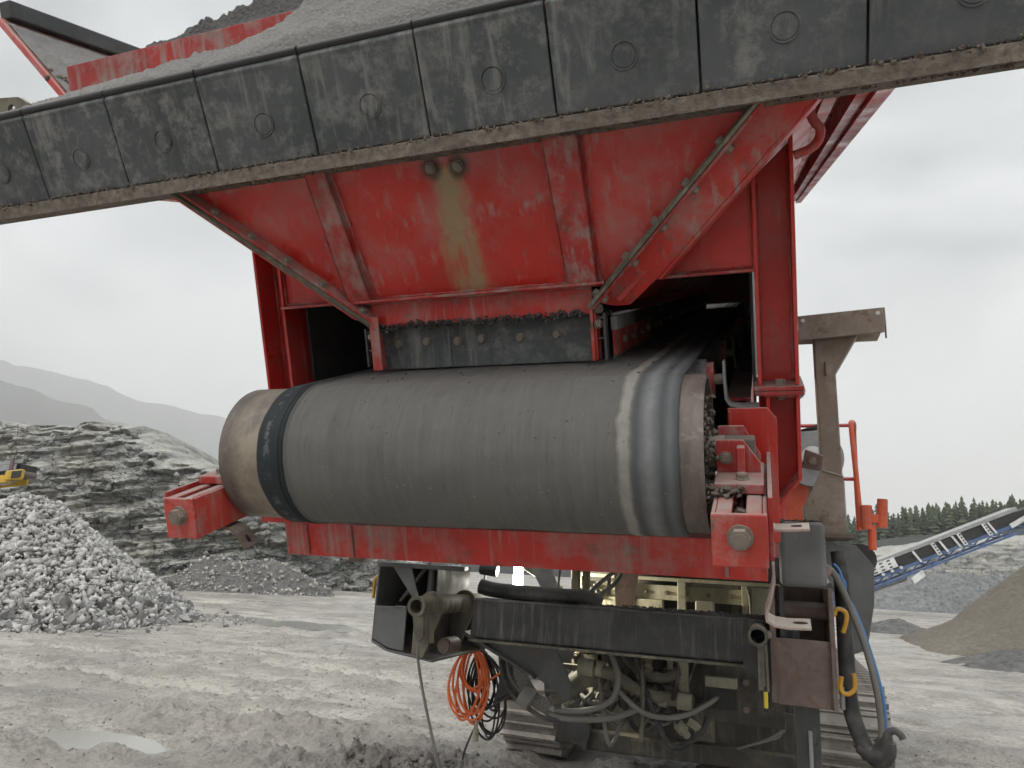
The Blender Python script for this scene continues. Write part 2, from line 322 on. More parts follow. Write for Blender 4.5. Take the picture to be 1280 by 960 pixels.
# ------------------------------------------------------------------ mesh helpers
TH = math.radians(22.5)
FW = Matrix.Identity(4)
FM = Matrix.Translation((0, 0, 1.8)) @ Matrix.Rotation(TH, 4, 'X')     # frame of the inclined conveyor
WM = {}
V = Vector
class MB:
    def __init__(s): s.v = []; s.f = []
    def add(s, vs, fs):
        k = len(s.v); s.v += [tuple(p) for p in vs]; s.f += [tuple(i+k for i in f) for f in fs]; return s
    def box(s, a, b):
        (x0, y0, z0), (x1, y1, z1) = a, b
        return s.add([(x0,y0,z0),(x1,y0,z0),(x1,y1,z0),(x0,y1,z0),(x0,y0,z1),(x1,y0,z1),(x1,y1,z1),(x0,y1,z1)],
                     [(0,3,2,1),(4,5,6,7),(0,1,5,4),(1,2,6,5),(2,3,7,6),(3,0,4,7)])
    def prism(s, pts, ext):                    # polygon of 3-D points swept along ext
        pts = [V(p) for p in pts]; e = V(ext); n = len(pts)
        nrm = V((0, 0, 0))
        for i in range(n): nrm += (pts[i]-pts[0]).cross(pts[(i+1) % n]-pts[0])
        if nrm.dot(e) > 0: pts = pts[::-1]
        return s.add(pts+[p+e for p in pts], [tuple(range(n)), tuple(range(2*n-1, n-1, -1))] + [((i+1) % n, i, n+i, n+(i+1) % n) for i in range(n)])
    def bar(s, p0, p1, wv, hv):                # bar from p0 to p1, wv and hv are half-extent vectors
        p0, p1, a, b = V(p0), V(p1), V(wv), V(hv)
        return s.prism([p0-a-b, p0+a-b, p0+a+b, p0-a+b], p1-p0)
    def cyl(s, p0, p1, r, n=20, r1=None, ri=None):
        p0, p1 = V(p0), V(p1); d = (p1-p0).normalized(); a = d.orthogonal().normalized(); b = d.cross(a); r1 = r if r1 is None else r1
        ring = lambda p, q: [p+(a*math.cos(2*math.pi*i/n)+b*math.sin(2*math.pi*i/n))*q for i in range(n)]
        if ri is None:
            return s.add(ring(p0, r)+ring(p1, r1), [tuple(range(n-1, -1, -1)), tuple(range(n, 2*n))]+[(i, (i+1) % n, n+(i+1) % n, n+i) for i in range(n)])
        vs = ring(p0, r)+ring(p1, r1)+ring(p0, ri)+ring(p1, ri); fs = []
        for i in range(n):
            j = (i+1) % n
            fs += [(i, j, n+j, n+i), (2*n+j, 2*n+i, 3*n+i, 3*n+j), (j, i, 2*n+i, 2*n+j), (n+i, n+j, 3*n+j, 3*n+i)]
        return s.add(vs, fs)
    def tube(s, pts, r, n=8, res=6, smooth=True, taper=None):
        P = [V(p) for p in pts]
        if smooth and len(P) > 2:
            Q = []
            for i in range(len(P)-1):
                a, b, c, d = P[max(i-1, 0)], P[i], P[i+1], P[min(i+2, len(P)-1)]
                for k in range(res):
                    t = k/res
                    Q.append(.5*((2*b)+(c-a)*t+(2*a-5*b+4*c-d)*t*t+(3*b-a-3*c+d)*t**3))
            Q.append(P[-1]); P = Q
        d0 = (P[1]-P[0]).normalized(); u = d0.orthogonal().normalized(); vs = []; m = len(P)
        for i, p in enumerate(P):
            d = (P[min(i+1, m-1)]-P[max(i-1, 0)]).normalized()
            u = (u-d*u.dot(d)).normalized(); q = d.cross(u); rr = r if taper is None else r*taper(i/(m-1))
            vs += [p+(u*math.cos(2*math.pi*k/n)+q*math.sin(2*math.pi*k/n))*rr for k in range(n)]
        fs = [(i*n+k, i*n+(k+1) % n, (i+1)*n+(k+1) % n, (i+1)*n+k) for i in range(m-1) for k in range(n)]
        fs += [tuple(range(n-1, -1, -1)), tuple(range((m-1)*n, m*n))]
        return s.add(vs, fs)
    def strip(s, pts, wv, t):                  # bent flat bar: centre line pts, half width vector wv, thickness t
        P = [V(p) for p in pts]; a = V(wv); m = len(P); vs = []
        for i, p in enumerate(P):
            d = (P[min(i+1, m-1)]-P[max(i-1, 0)]).normalized(); nn = d.cross(a).normalized()*t/2
            vs += [p-a-nn, p+a-nn, p+a+nn, p-a+nn]
        fs = [(0, 1, 2, 3), tuple((m-1)*4+k for k in (3, 2, 1, 0))]
        for i in range(m-1):
            for k in range(4): fs.append((i*4+k, (i+1)*4+k, (i+1)*4+(k+1) % 4, i*4+(k+1) % 4))
        return s.add(vs, fs)
    def build(s, name, mat, parent=None, frame=FW, bevel=0, smooth=False, seg=2, auto=40):
        me = bpy.data.meshes.new(name); me.from_pydata(s.v, [], s.f); me.update()
        bm = bmesh.new(); bm.from_mesh(me); bmesh.ops.recalc_face_normals(bm, faces=bm.faces); bm.to_mesh(me); bm.free()
        return link(name, me, mat, parent, frame, bevel, smooth, seg, auto)
def link(name, me, mat, parent=None, frame=FW, bevel=0, smooth=False, seg=2, auto=40):
    o = bpy.data.objects.new(name, me); C.objects.link(o)
    if mat is not None and not me.materials: me.materials.append(M[mat])
    if smooth:
        me.polygons.foreach_set('use_smooth', [True]*len(me.polygons))
        me.set_sharp_from_angle(angle=math.radians(auto))
    if bevel:
        b = o.modifiers.new('bevel', 'BEVEL'); b.width = bevel; b.segments = seg; b.limit_method = 'ANGLE'; b.angle_limit = math.radians(40)
    if parent is not None:
        o.parent = parent; o.matrix_parent_inverse = WM[parent.name].inverted()
    o.matrix_basis = frame; WM[o.name] = frame.copy()
    return o
def empty(name, loc, label=None, cat=None, group=None):
    o = bpy.data.objects.new(name, None); C.objects.link(o); o.matrix_basis = Matrix.Translation(loc); o.empty_display_size = .2
    WM[o.name] = Matrix.Translation(loc)
    return tag(o, label, cat, group)
def tag(o, label=None, cat=None, group=None, kind=None):
    for k, v in (('label', label), ('category', cat), ('group', group), ('kind', kind)):
        if v: o[k] = v
    return o
def gridmesh(name, P, mat, parent=None, frame=FW, smooth=True, attrs=None, closed=False):
    ny, nx = P.shape[:2]; me = bpy.data.meshes.new(name)
    idx = np.arange(ny*nx).reshape(ny, nx)
    q = np.stack([idx[:-1, :-1], idx[:-1, 1:], idx[1:, 1:], idx[1:, :-1]], -1).reshape(-1, 4)
    me.vertices.add(ny*nx); me.vertices.foreach_set('co', P.reshape(-1).astype(np.float32))
    me.loops.add(q.size); me.loops.foreach_set('vertex_index', q.reshape(-1).astype(np.int32))
    me.polygons.add(len(q)); me.polygons.foreach_set('loop_start', np.arange(0, q.size, 4, dtype=np.int32))
    me.update(calc_edges=True); me.validate()
    if smooth: me.polygons.foreach_set('use_smooth', np.ones(len(q), bool))
    for k, a in (attrs or {}).items():
        at = me.attributes.new(k, 'FLOAT', 'POINT'); at.data.foreach_set('value', a.reshape(-1).astype(np.float32))
    return link(name, me, mat, parent, frame)
def trimesh(name, vs, fs, mat, parent=None, frame=FW, tone=None):
    me = bpy.data.meshes.new(name); nv = len(vs); nf = len(fs)
    me.vertices.add(nv); me.vertices.foreach_set('co', np.asarray(vs, np.float32).reshape(-1))
    me.loops.add(nf*3); me.loops.foreach_set('vertex_index', np.asarray(fs, np.int32).reshape(-1))
    me.polygons.add(nf); me.polygons.foreach_set('loop_start', np.arange(0, nf*3, 3, dtype=np.int32))
    me.update(calc_edges=True); me.validate()
    if tone is not None:
        at = me.attributes.new('tone', 'FLOAT', 'POINT'); at.data.foreach_set('value', np.asarray(tone, np.float32))
    return link(name, me, mat, parent, frame)
# hexagonal bolt, washer and shank along +Z, unit across-corner radius
def _boltmesh():
    m = MB(); m.cyl((0, 0, 0), (0, 0, .18), 1.22, 18); m.cyl((0, 0, .18), (0, 0, .95), 1, 6); m.cyl((0, 0, .95), (0, 0, 1.05), .62, 14)
    me = bpy.data.meshes.new('bolt'); me.from_pydata(m.v, [], m.f); me.update()
    bm = bmesh.new(); bm.from_mesh(me); bmesh.ops.recalc_face_normals(bm, faces=bm.faces); bm.to_mesh(me); bm.free()
    me.materials.append(M['bolt']); return me
BOLT = _boltmesh()
def bolt(parent, p, d, r, frame=FM, name='bolt', spin=0, mesh=None):
    q = V(d).to_track_quat('Z', 'Y').to_matrix().to_4x4()
    return link(name, mesh or BOLT, None, parent, frame @ Matrix.Translation(p) @ q @ Matrix.Rotation(spin, 4, 'Z') @ Matrix.Diagonal((r, r, r, 1)), bevel=0)

# rock library
def rock_shapes(k, npts=9, flatz=.68):
    out = []
    for i in range(k):
        bm = bmesh.new()
        for j in range(npts):
            d = rng.normal(size=3); d /= np.linalg.norm(d); d *= rng.uniform(.75, 1.1); d *= (1, rng.uniform(.65, 1), flatz)
            bm.verts.new(d)
        r = bmesh.ops.convex_hull(bm, input=bm.verts)
        bmesh.ops.delete(bm, geom=[g for g in bm.verts if not g.link_faces], context='VERTS')
        bmesh.ops.triangulate(bm, faces=bm.faces); bm.verts.ensure_lookup_table(); bm.verts.index_update()
        out.append((np.array([v.co[:] for v in bm.verts]), np.array([[v.index for v in f.verts] for f in bm.faces]))); bm.free()
    return out
ROCKS = rock_shapes(10)
def scatter_rocks(name, pos, size, mat, parent=None, tone=True):
    vs, fs, tn, k = [], [], [], 0
    for p, s_ in zip(pos, size):
        v, f = ROCKS[rng.integers(len(ROCKS))]
        q = rng.normal(size=4); q /= np.linalg.norm(q); a, b, c, d = q
        Rm = np.array([[1-2*(c*c+d*d), 2*(b*c-a*d), 2*(b*d+a*c)], [2*(b*c+a*d), 1-2*(b*b+d*d), 2*(c*d-a*b)], [2*(b*d-a*c), 2*(c*d+a*b), 1-2*(b*b+c*c)]])
        vs.append(v@Rm.T*s_+p); fs.append(f+k); k += len(v); tn.append(np.full(len(v), rng.random()))
    return trimesh(name, np.concatenate(vs), np.concatenate(fs), mat, parent, tone=np.concatenate(tn))

exec_parts = True
# ================================================================== SETTING
PUD = [(-4.12, 2.84, .56, .25), (-9.6, 11.9, 2.7, .75), (-7.4, 12.9, 1.3, .35)]
def ground_h(x, y):
    x = np.asarray(x, float); y = np.asarray(y, float)
    near = np.exp(-np.hypot(x+2, y-4)/14)
    h = .03*fbm(x*.35, y*.6, o=4, s=1)
    wv = .35*vnoise(x*.22, y*.22, s=5)
    rut = np.sin((y*1.15 - x*.18 + wv*4)*2.6); rut2 = np.sin((y*.8 + x*.25 + wv*3)*5.1)
    h = h + near*(.028*rut*np.abs(rut)**.5 + .011*rut2)*(.4+.6*sstep(-.3, .5, vnoise(x*.3, y*.5, s=8)))
    lump = fbm(x*2.6, y*3.4, o=5, s=20, g=.6)
    h = h + near*.018*lump + near*.05*np.maximum(lump-.35, 0)
    # tyre runs: two grooves with lug prints
    for (y0, k_, sd_, ph) in ((5.6, .10, 2, 0), (7.4, .10, 2, .4), (10.2, -.16, 2, .2), (4.15, .22, 2, .7), (9.0, .3, 2, .1)):
        yc_ = y0 + k_*x + .25*np.sin(x*.45+ph*7); dd = y-yc_
        band_ = sstep(.34, .22, np.abs(dd)); lug = sstep(-.2, .5, np.sin((x+np.abs(dd)*1.1)*26+ph*9))
        br = sstep(-.35, .25, vnoise(x*.35, y*.1, s=int(y0*10)))*np.exp(-np.maximum(0, np.abs(x+3)-5)/4)
        h = h + .6*br*(band_*(-.045+.03*lug) + .03*sstep(.16, .0, np.abs(np.abs(dd)-.42))*(1+fbm(x*6, y*6, o=2, s=77)))
    hum = np.exp(-((x+1.5)/.8)**2-((y-3.0)/.5)**2)*.08 + np.exp(-((x+2.4)/1.1)**2-((y-2.9)/.3)**2)*.07 + np.exp(-((x+3.6)/1.6)**2-((y-3.75)/.3)**2)*.07 + np.exp(-((x+5.2)/1.2)**2-((y-2.2)/.3)**2)*.08
    h = h + hum*(1+.6*fbm(x*6, y*6, o=4, s=33, g=.7)) + hum*.35*np.maximum(0, fbm(x*14, y*14, o=3, s=34))
    for (px, py, a, b) in PUD:
        d = np.hypot((x-px)/a, (y-py)/b) + .28*fbm(x/b*.6, y/b*.6, o=3, s=40)
        t = sstep(1.25, .75, d); h = h*(1-t) - .045*t
    return h
def axis(lo, a, b, hi, d, g):
    mid = list(np.arange(a, b, d)); r = [b]; st = d
    while r[-1] < hi: st *= g; r.append(r[-1]+st)
    l = [a]; st = d
    while l[-1] > lo: st *= g; l.append(l[-1]-st)
    return np.array(l[:0:-1]+mid+r)
gx = axis(-6000, -8.5, 3.5, 6000, .026, 1.026); gy = axis(-3000, 1.6, 7.6, 9000, .026, 1.016)
X, Y = np.meshgrid(gx, gy); Z = ground_h(X, Y)
far = np.hypot(X, Y); Z = Z*sstep(400, 100, far)
mudm = np.clip(np.exp(-((X+1.2)/1.2)**2-((Y-3.2)/.7)**2)*1.3 + np.exp(-((X-.3)/1.5)**2-((Y-4.5)/2.5)**2)*1.2 + np.maximum(0, fbm(X*.7, Y*1.6, o=4, s=61))*.22*np.exp(-far/12), 0, 1)
grd = gridmesh('ground', np.stack([X, Y, Z], -1), 'ground', attrs={'mud': mudm, 'hgt': np.clip(.5+(Z-.028*fbm(X*.35, Y*.6, o=2, s=1))*9, 0, 1)}); tag(grd, kind='structure')
for i, (px, py, a, b) in enumerate(PUD):
    m = MB(); n = 40
    ring = [(px+a*1.12*math.cos(2*math.pi*k/n), py+b*1.12*math.sin(2*math.pi*k/n), -.022) for k in range(n)]
    m.add(ring, [tuple(range(n))]); o = m.build('puddle', 'water'); tag(o, kind='structure')
# loose stones trodden into the mud
k = 9000
px = rng.uniform(-9, 2.2, k); py = 1.2 + rng.random(k)**1.6*11
ok = np.ones(k, bool)
for (ax, ay, a, b) in PUD: ok &= np.hypot((px-ax)/a, (py-ay)/b) > 1.1
px, py = px[ok], py[ok]; sz = .004+.016*rng.random(len(px))**4
tag(scatter_rocks('loose_stones', np.stack([px, py, ground_h(px, py)+sz*.2], -1), sz, 'pebble'), 'loose stones trodden into the grey mud', 'stones', kind='stuff')

# ---- quarry face on the left
def cliff(name, base, hts, mat, nu=420, nv=130, th=.34, dip=-.16, amp=.62, lean=.32, seed=0, scale=1., rocks=0):
    base = np.array(base, float); seg = np.r_[0, np.cumsum(np.hypot(*np.diff(base, axis=0).T))]
    u = np.linspace(0, seg[-1], nu); bx = np.interp(u, seg, base[:, 0]); by = np.interp(u, seg, base[:, 1]); hh = np.interp(u, seg, hts)
    ker = np.ones(25)/25; pad = lambda a: np.convolve(np.r_[[a[0]]*12, a, [a[-1]]*12], ker, 'valid')
    bx, by, hh = pad(bx), pad(by), pad(hh)
    tx, ty = np.gradient(bx), np.gradient(by); tl = np.hypot(tx, ty); nx_, ny_ = ty/tl, -tx/tl      # towards the viewer
    v = np.linspace(-.05, 1, nv)[:, None]; U = np.broadcast_to(u[None], (nv, nu))
    hh = hh + .35*fbm(u*.5/scale, u*0, o=4, s=seed+3)
    z = v*hh[None]
    s_ = z + dip*U + .10*fbm(U*.12/scale, z*.2/scale, o=2, s=seed+4)
    thk = th*scale
    off = 0
    for mult, am in ((1, .6), (2.7, .4)):
        lay = np.floor(s_/thk*mult).astype(np.int64); ln = (.55+1.6*_h(lay, lay*0, lay*0, seed+7))*scale/mult**.6
        blk = np.floor((U+11*_h(lay, lay*0+3, lay*0, seed+8))/ln).astype(np.int64)
        off = off + am*(_h(lay, blk, lay*0, seed+9)*1.1 + .9*_h(lay, lay*0+5, lay*0, seed+10) - 1)
    jt = np.floor((U+.35*z+.4*fbm(U*.4, z*.6, o=2, s=seed+30))/(1.1*scale)).astype(np.int64); off = off + .55*(_h(jt, jt*0, np.floor(z/(1.7*scale)+jt*.37).astype(np.int64), seed+31)-.5)
    off = off*amp + .16*scale*fbm(U*.3/scale, z*.3/scale, o=4, s=seed+12) + .05*scale*fbm(U*3/scale, z*4/scale, o=4, s=seed+13, g=.65)
    back = -lean*z - .9*np.maximum(0, v-.9)*hh[None] + off*sstep(0, .06, v)
    # top rounds off backwards
    P = np.stack([bx[None]+nx_[None]*back, by[None]+ny_[None]*back, z + .05*scale*fbm(U*1.5/scale, z*2/scale, o=3, s=seed+14)], -1)
    caprow = [P[-1] + np.stack([-nx_*d, -ny_*d, np.full(nu, rise) + .25*fbm(u*.6, u*0+d, o=4, s=seed+20)], -1) for d, rise in ((1.5, .15), (4, .4), (9, .3), (20, -.5), (30, -6.))]
    P = np.concatenate([P, np.stack(caprow)], 0)
    o = gridmesh(name, P, mat, smooth=False)
    if rocks:
        jj = rng.integers(int(nv*.06), nv-1, rocks); ii = rng.integers(0, nu, rocks); sz_ = (.05+.26*rng.random(rocks)**3)*scale
        tag(scatter_rocks('loose_blocks', P[jj, ii]+rng.normal(size=(rocks, 3))*.05, sz_, mat, o), kind='stuff')
    return tag(o, kind='structure')
cliff('quarry_cliff', [(-52, 6), (-36, 12.4), (-27, 16.9), (-23.3, 18.4), (-20, 20), (-17.9, 21.6), (-16.3, 24), (-16, 30), (-17, 40)],
      [6.6, 6.3, 6.2, 5.95, 4.75, 3.5, 2.2, 1.6, 1.2], 'cliff', nu=640, nv=190, rocks=2600)
def heap(name, c, rx, ry, h, mat, seed=0, n=90, rough=.1, peak=1.0, rot=0, fine=.02, ridge=None, struct=None):
    t = np.linspace(-1.25, 1.25, n); A, B = np.meshgrid(t, t)
    wx = A + .12*fbm(A*1.6, B*1.6, o=3, s=seed); wy = B + .12*fbm(A*1.6+7, B*1.6, o=3, s=seed+1)
    d = np.hypot(wx, wy)
    if ridge: d = np.hypot(np.maximum(np.abs(wx)-ridge, 0)/(1-ridge), wy)
    zz = h*np.clip(np.where(d < .16, 1-.16*.5-d*d/.32, 1-d), -.2, 1)**1.0 + rough*h*fbm(A*2.5, B*2.5, o=4, s=seed+2) * (d < 1.1) + fine*fbm(A*20, B*20, o=3, s=seed+5)
    zz = np.where(d > 1.0, -.1*h*(d-1)*4-.01, zz)
    x = A*rx; y = B*ry; cs, sn = math.cos(rot), math.sin(rot)
    P = np.stack([c[0]+x*cs-y*sn, c[1]+x*sn+y*cs, zz-.03*h], -1)
    return gridmesh(name, P, mat), P, d
o, P, d = heap('talus_heap', (-17.6, 20.6), 3.4, 1.4, 1.25, 'shale', 3, 100, .12, ridge=.3, rot=.5, fine=.05)
tag(o, 'dark gravel slumped at the foot of the quarry face', 'gravel heap')
sel = rng.choice(np.flatnonzero(d.reshape(-1) < 1.02), 1500); pp = P.reshape(-1, 3)[sel] + rng.normal(size=(1500, 3))*(.05, .05, .02)
st = scatter_rocks('stones', pp, .03+.1*rng.random(1500)**3, 'pebble', o); tag(st, kind='stuff')
o, P, d = heap('grey_mound', (-20.6, 35.2), 5.5, 3, 1.5, 'shale', 9, 70, .06, ridge=.35)
tag(o, 'low smooth grey mound far behind the drum, beyond the quarry face', 'mound')

# ---- pile of pale crushed stone: 300 stones as parts, the rest joined
pc = np.array([-13.85, 9.05]); PR, PH = 3.55, 2.55
pile = empty('stone_pile', (pc[0], pc[1], 0), 'large pile of pale crushed stone in front of the quarry face', 'stone pile')
o, P, d = heap('pile_core', pc, PR*.88, PR*.88, PH*.86, 'stone', 21, 70, .01); 
o.parent = pile; o.matrix_parent_inverse = WM[pile.name].inverted(); tag(o, kind='stuff')
k = 19000; r_ = np.sqrt(rng.random(k))*1.03; a_ = rng.uniform(0, 2*math.pi, k)
fr = np.array([.8176, -1.84]); toward = (fr-pc)/np.linalg.norm(fr-pc)
A, B = r_*np.cos(a_), r_*np.sin(a_)
ok = (A*toward[0]+B*toward[1] > -.35); A, B, r_ = A[ok], B[ok], r_[ok]
zz = PH*np.where(r_ < .16, 1-.08-r_*r_/.32, 1-r_)*.97 + .05*rng.random(len(A))
pos = np.stack([pc[0]+A*PR, pc[1]+B*PR, zz], -1) + rng.normal(size=(len(A), 3))*.03
size = (.028+.115*rng.random(len(A))**3)*(1+.25*(r_ > .8))
score = size*(A*toward[0]+B*toward[1] > .1)
order = np.argsort(-score)
big, rest = order[:300], order[300:]
ms = []
for v, f in ROCKS:
    me = bpy.data.meshes.new('stone'); me.from_pydata(v.tolist(), [], f.tolist()); me.update(); me.materials.append(M['stone']); ms.append(me)
for i in big:
    o = bpy.data.objects.new('stone', ms[i % len(ms)]); C.objects.link(o); o.parent = pile
    o.location = pos[i]-np.array([pc[0], pc[1], 0]); o.scale = [size[i]*q for q in (1.1, 1.0, 1.0)]; o.rotation_euler = rng.uniform(0, 6.28, 3)
tag(scatter_rocks('smaller_stones', pos[rest], size[rest], 'stone', pile), kind='stuff')
k = 420; ang = rng.uniform(0, 2*math.pi, k); rr = PR*(1.0+.35*rng.random(k)**2)
sp = np.stack([pc[0]+rr*np.cos(ang), pc[1]+rr*np.sin(ang), np.full(k, .02)], -1)
tag(scatter_rocks('spilled_stones', sp, .03+.06*rng.random(k)**2, 'stone', pile), kind='stuff')

# ---- right background: sand heap, gravel heaps, rock wall, wood
o, P, d = heap('sand_heap', (10.6, 22.6), 7.0, 5.6, 3.55, 'sand', 31, 150, .05, rot=.35, fine=.015, ridge=.22); tag(o, 'large brown sand heap in front of the blue conveyor', 'sand heap')
o, P, d = heap('dark_gravel_heap', (8.0, 16.4), 3.9, 1.7, .95, 'shale', 37, 110, .06, rot=.12, fine=.03, ridge=.3); tag(o, 'low dark grey gravel heap at the foot of the brown sand heap', 'gravel heap')
o, P, d = heap('small_dark_heap', (4.6, 25.5), 1.5, 1.0, .5, 'shale', 39, 60, .08, fine=.02); tag(o, 'small dark heap left of the brown sand heap', 'gravel heap')
o, P, d = heap('grey_gravel_heap', (9.5, 54.5), 9.5, 4.2, 2.9, 'gravel', 41, 130, .07, fine=.12, ridge=.55); tag(o, 'long pale grey gravel heap under the blue conveyor', 'gravel heap')
sel = rng.choice(np.flatnonzero(d.reshape(-1) < 1.02), 3500); pp = P.reshape(-1, 3)[sel] + rng.normal(size=(3500, 3))*(.1, .1, .03)
tag(scatter_rocks('stones', pp, .03+.05*rng.random(3500)**2, 'gravel', o), kind='stuff')
cliff('rock_wall', [(-20, 78), (0, 80), (8, 82), (14, 84.5), (26, 88), (40, 90), (70, 86)], [4.2, 4.2, 4.4, 4.8, 7.1, 8.4, 9], 'cliff', nu=340, nv=70, th=.9, dip=.02, amp=.5, lean=.35, seed=50, scale=2.2)
# wooded rise behind the rock wall
tx = np.linspace(-60, 190, 90); ty = np.linspace(96, 330, 50); TX, TY = np.meshgrid(tx, ty)
def rise(x, y): return 3.5 + 10.6*sstep(-20, 75, x) + (y-100)*.014 + .6*fbm(x*.05, y*.05, o=3, s=70) - 9*sstep(112, 98, y)
o = gridmesh('wooded_hill', np.stack([TX, TY, rise(TX, TY)], -1), 'mountain'); tag(o, kind='structure')
def conifers(name, pts, hs, parent=None):
    vs, fs, tn = [], [], []; k = 0
    for (x, y, z), h in zip(pts, hs):
        t0 = rng.uniform(.05, .75); nl = 9
        for l in range(nl):
            f = l/nl; zc = z + h*(.08+.86*f); rr = h*.22*(1-f)**.8*rng.uniform(.8, 1.2)+.08; nb = 6
            ph = rng.uniform(0, 6.28)
            for b in range(nb):
                a = ph + b*2*math.pi/nb + rng.uniform(-.3, .3); q = rr*rng.uniform(.65, 1.15); wd = q*.55
                c, s_ = math.cos(a), math.sin(a)
                tip = (x+c*q, y+s_*q, zc-q*.28); top = (x, y, zc+h*.11)
                vs += [top, (x+c*q*.6-s_*wd, y+s_*q*.6+c*wd, zc-q*.1), tip, (x+c*q*.6+s_*wd, y+s_*q*.6-c*wd, zc-q*.1)]
                fs += [(k, k+1, k+2), (k, k+2, k+3)]; k += 4
                tt = np.clip(t0+rng.uniform(-.22, .22), 0, 1); tn += [tt]*4
        vs += [(x-.1, y, z), (x+.1, y, z), (x, y, z+h*.98)]; fs.append((k, k+1, k+2)); tn += [0]*3; k += 3
    return trimesh(name, vs, fs, 'spruce', parent, tone=tn)
k = 2800; fx = rng.uniform(-15, 85, k); fy = 116 + rng.random(k)**1.3*75
hs = rng.uniform(3.4, 5.3, k)*(1+.2*(rng.random(k) > .85))
tag(conifers('spruce_wood', np.stack([fx, fy, rise(fx, fy)-.2], -1), hs), 'dense spruce wood along the rise beyond the rock wall', 'wood', kind='stuff')
# ---- mountains fading into the rain
def mountain(name, pts, dist, depth, seed):
    az = np.radians(np.linspace(pts[0][0], pts[-1][0], 160)); el = np.interp(np.degrees(az), [p[0] for p in pts], [p[1] for p in pts])
    prof = dist*np.tan(np.radians(el))*(1+.02*fbm(az*40, az*0, o=4, s=seed))
    v = np.linspace(0, 1, 40)[:, None]
    rad = dist - depth*(1-v)
    zz = prof[None]*v**1.15*(1+.12*(1-v)*fbm(az[None]*30+v*0, v*4+az[None]*0, o=4, s=seed+4)) - 10*(1-v)
    return tag(gridmesh(name, np.stack([rad*np.sin(az)[None], rad*np.cos(az)[None], zz], -1), 'mountain'), kind='structure')
mountain('mountain', [(-125, 6), (-100, 9), (-80, 11), (-66, 10.9), (-57, 10.0), (-51, 8.9), (-47, 7.4), (-42, 5.7), (-36, 4.2), (-30, 3.1), (-20, 2.2)], 1300, 700, 80)
mountain('far_mountain', [(-90, 9), (-66, 11.2), (-57, 11.25), (-50.5, 10.7), (-47.5, 9.9), (-42.5, 9.5), (-36, 8.0), (-26, 5), (-10, 2.2), (10, 1)], 2300, 900, 90)

# ================================================================== THE SCREENING MACHINE
mach = empty('tracked_screening_machine', (.14, 3.5, 0), 'large red tracked screening machine with rubber-lined feed hopper over a belt drum', 'screening machine')
NW = V((0, -1, -.411)).normalized()
def wp(x, z, off=0): return V((x, .25-.411*(z-.445), z)) + NW*off
# ---- tail drum
def lathe(prof, n=72):
    m = MB(); k = len(prof)
    vs = [(x, -r*math.cos(2*math.pi*i/n), r*math.sin(2*math.pi*i/n)) for i in range(n) for (x, r) in prof]
    fs = [(i*k+j, ((i+1) % n)*k+j, ((i+1) % n)*k+(j+1) % k, i*k+(j+1) % k) for i in range(n) for j in range(k)]
    return m.add(vs, fs)
drum = lathe([(-.683, .2), (-.5, .2), (.5, .2), (.683, .2), (.683, .19), (.6, .19), (.6, .05), (-.6, .05), (-.6, .19), (-.683, .19)]).build('tail_drum', 'drumface', mach, FM, smooth=True, auto=30)
m = MB(); m.cyl((-.70, 0, 0), (.72, 0, 0), .045, 24); m.build('shaft', 'bolt', drum, FM, smooth=True)
m = MB()
for sx in (-1, 1):
    m.cyl((sx*.60, 0, 0), (sx*.66, 0, 0), .085, 24)
    for i in range(6):
        a = i*math.pi/3; m.bar((sx*.62, .07*math.cos(a), .07*math.sin(a)), (sx*.62, .188*math.cos(a), .188*math.sin(a)), (.018, 0, 0), (0, -.006*math.sin(a), .006*math.cos(a)))
m.build('hub', 'drum', drum, FM)
# clumps of dirt packed round the hub
vs = []
for i in range(230):
    a = rng.uniform(0, 6.28); r = .07+.10*rng.random()
    vs.append((.64+.05*rng.random()*(1-(r-.08)*6), r*math.cos(a), r*math.sin(a)))
for i in range(90): vs.append((.68+.012*rng.normal(), -.03+.04*rng.normal(), .03+.05*rng.normal()))
vs = [FM @ V(v) for v in vs]
tag(scatter_rocks('packed_dirt', np.array([v[:] for v in vs]), .005+.009*rng.random(len(vs)), 'crust', drum), kind='stuff')
# ---- belt, wrapped round the drum
xs = np.unique(np.r_[np.linspace(-.542, -.43, 56), np.linspace(-.43, .48, 40), np.linspace(.48, .628, 36)])
ridge = .0055*((np.abs(((xs+.478)/.0125) % 1-.5) < .26) & (xs > -.479) & (xs < -.440)) + .002*sstep(-.46, -.5, xs) + .002*((xs > .49) & (xs < .515))
ridge = ridge - .004*sstep(-.532, -.542, xs) - .004*sstep(.618, .628, xs)
path = [(y, .205, 0., 1.) for y in (6.2, 5, 4, 3, 2.2, 1.6, 1.2, .9, .7, .5, .35, .25, .15, .07)]
path += [(-.205*math.sin(a), .205*math.cos(a), -math.sin(a), math.cos(a)) for a in np.linspace(0, math.pi, 60)]
path += [(y, -.205, 0., -1.) for y in (.1, .4, 1, 2, 4, 6.2)]
path = np.array(path)
wv = .0025*fbm(np.broadcast_to(xs[None]*5, (len(path), len(xs))), np.linspace(0, 9, len(path))[:, None]+xs[None]*0, o=3, s=5)
offs = ridge[None] + wv + .004
outer = np.stack([np.broadcast_to(xs[None], offs.shape), path[:, :1]+path[:, 2:3]*offs, path[:, 1:2]+path[:, 3:4]*offs], -1)
inner = np.stack([np.broadcast_to(xs[None], offs.shape), path[:, :1]-path[:, 2:3]*.004+xs[None]*0, path[:, 1:2]-path[:, 3:4]*.004+xs[None]*0], -1)
Pb = np.concatenate([inner[:, :1], outer, inner[:, ::-1]], 1)
gridmesh('conveyor_belt', Pb[:, ::-1], 'belt', mach, FM)
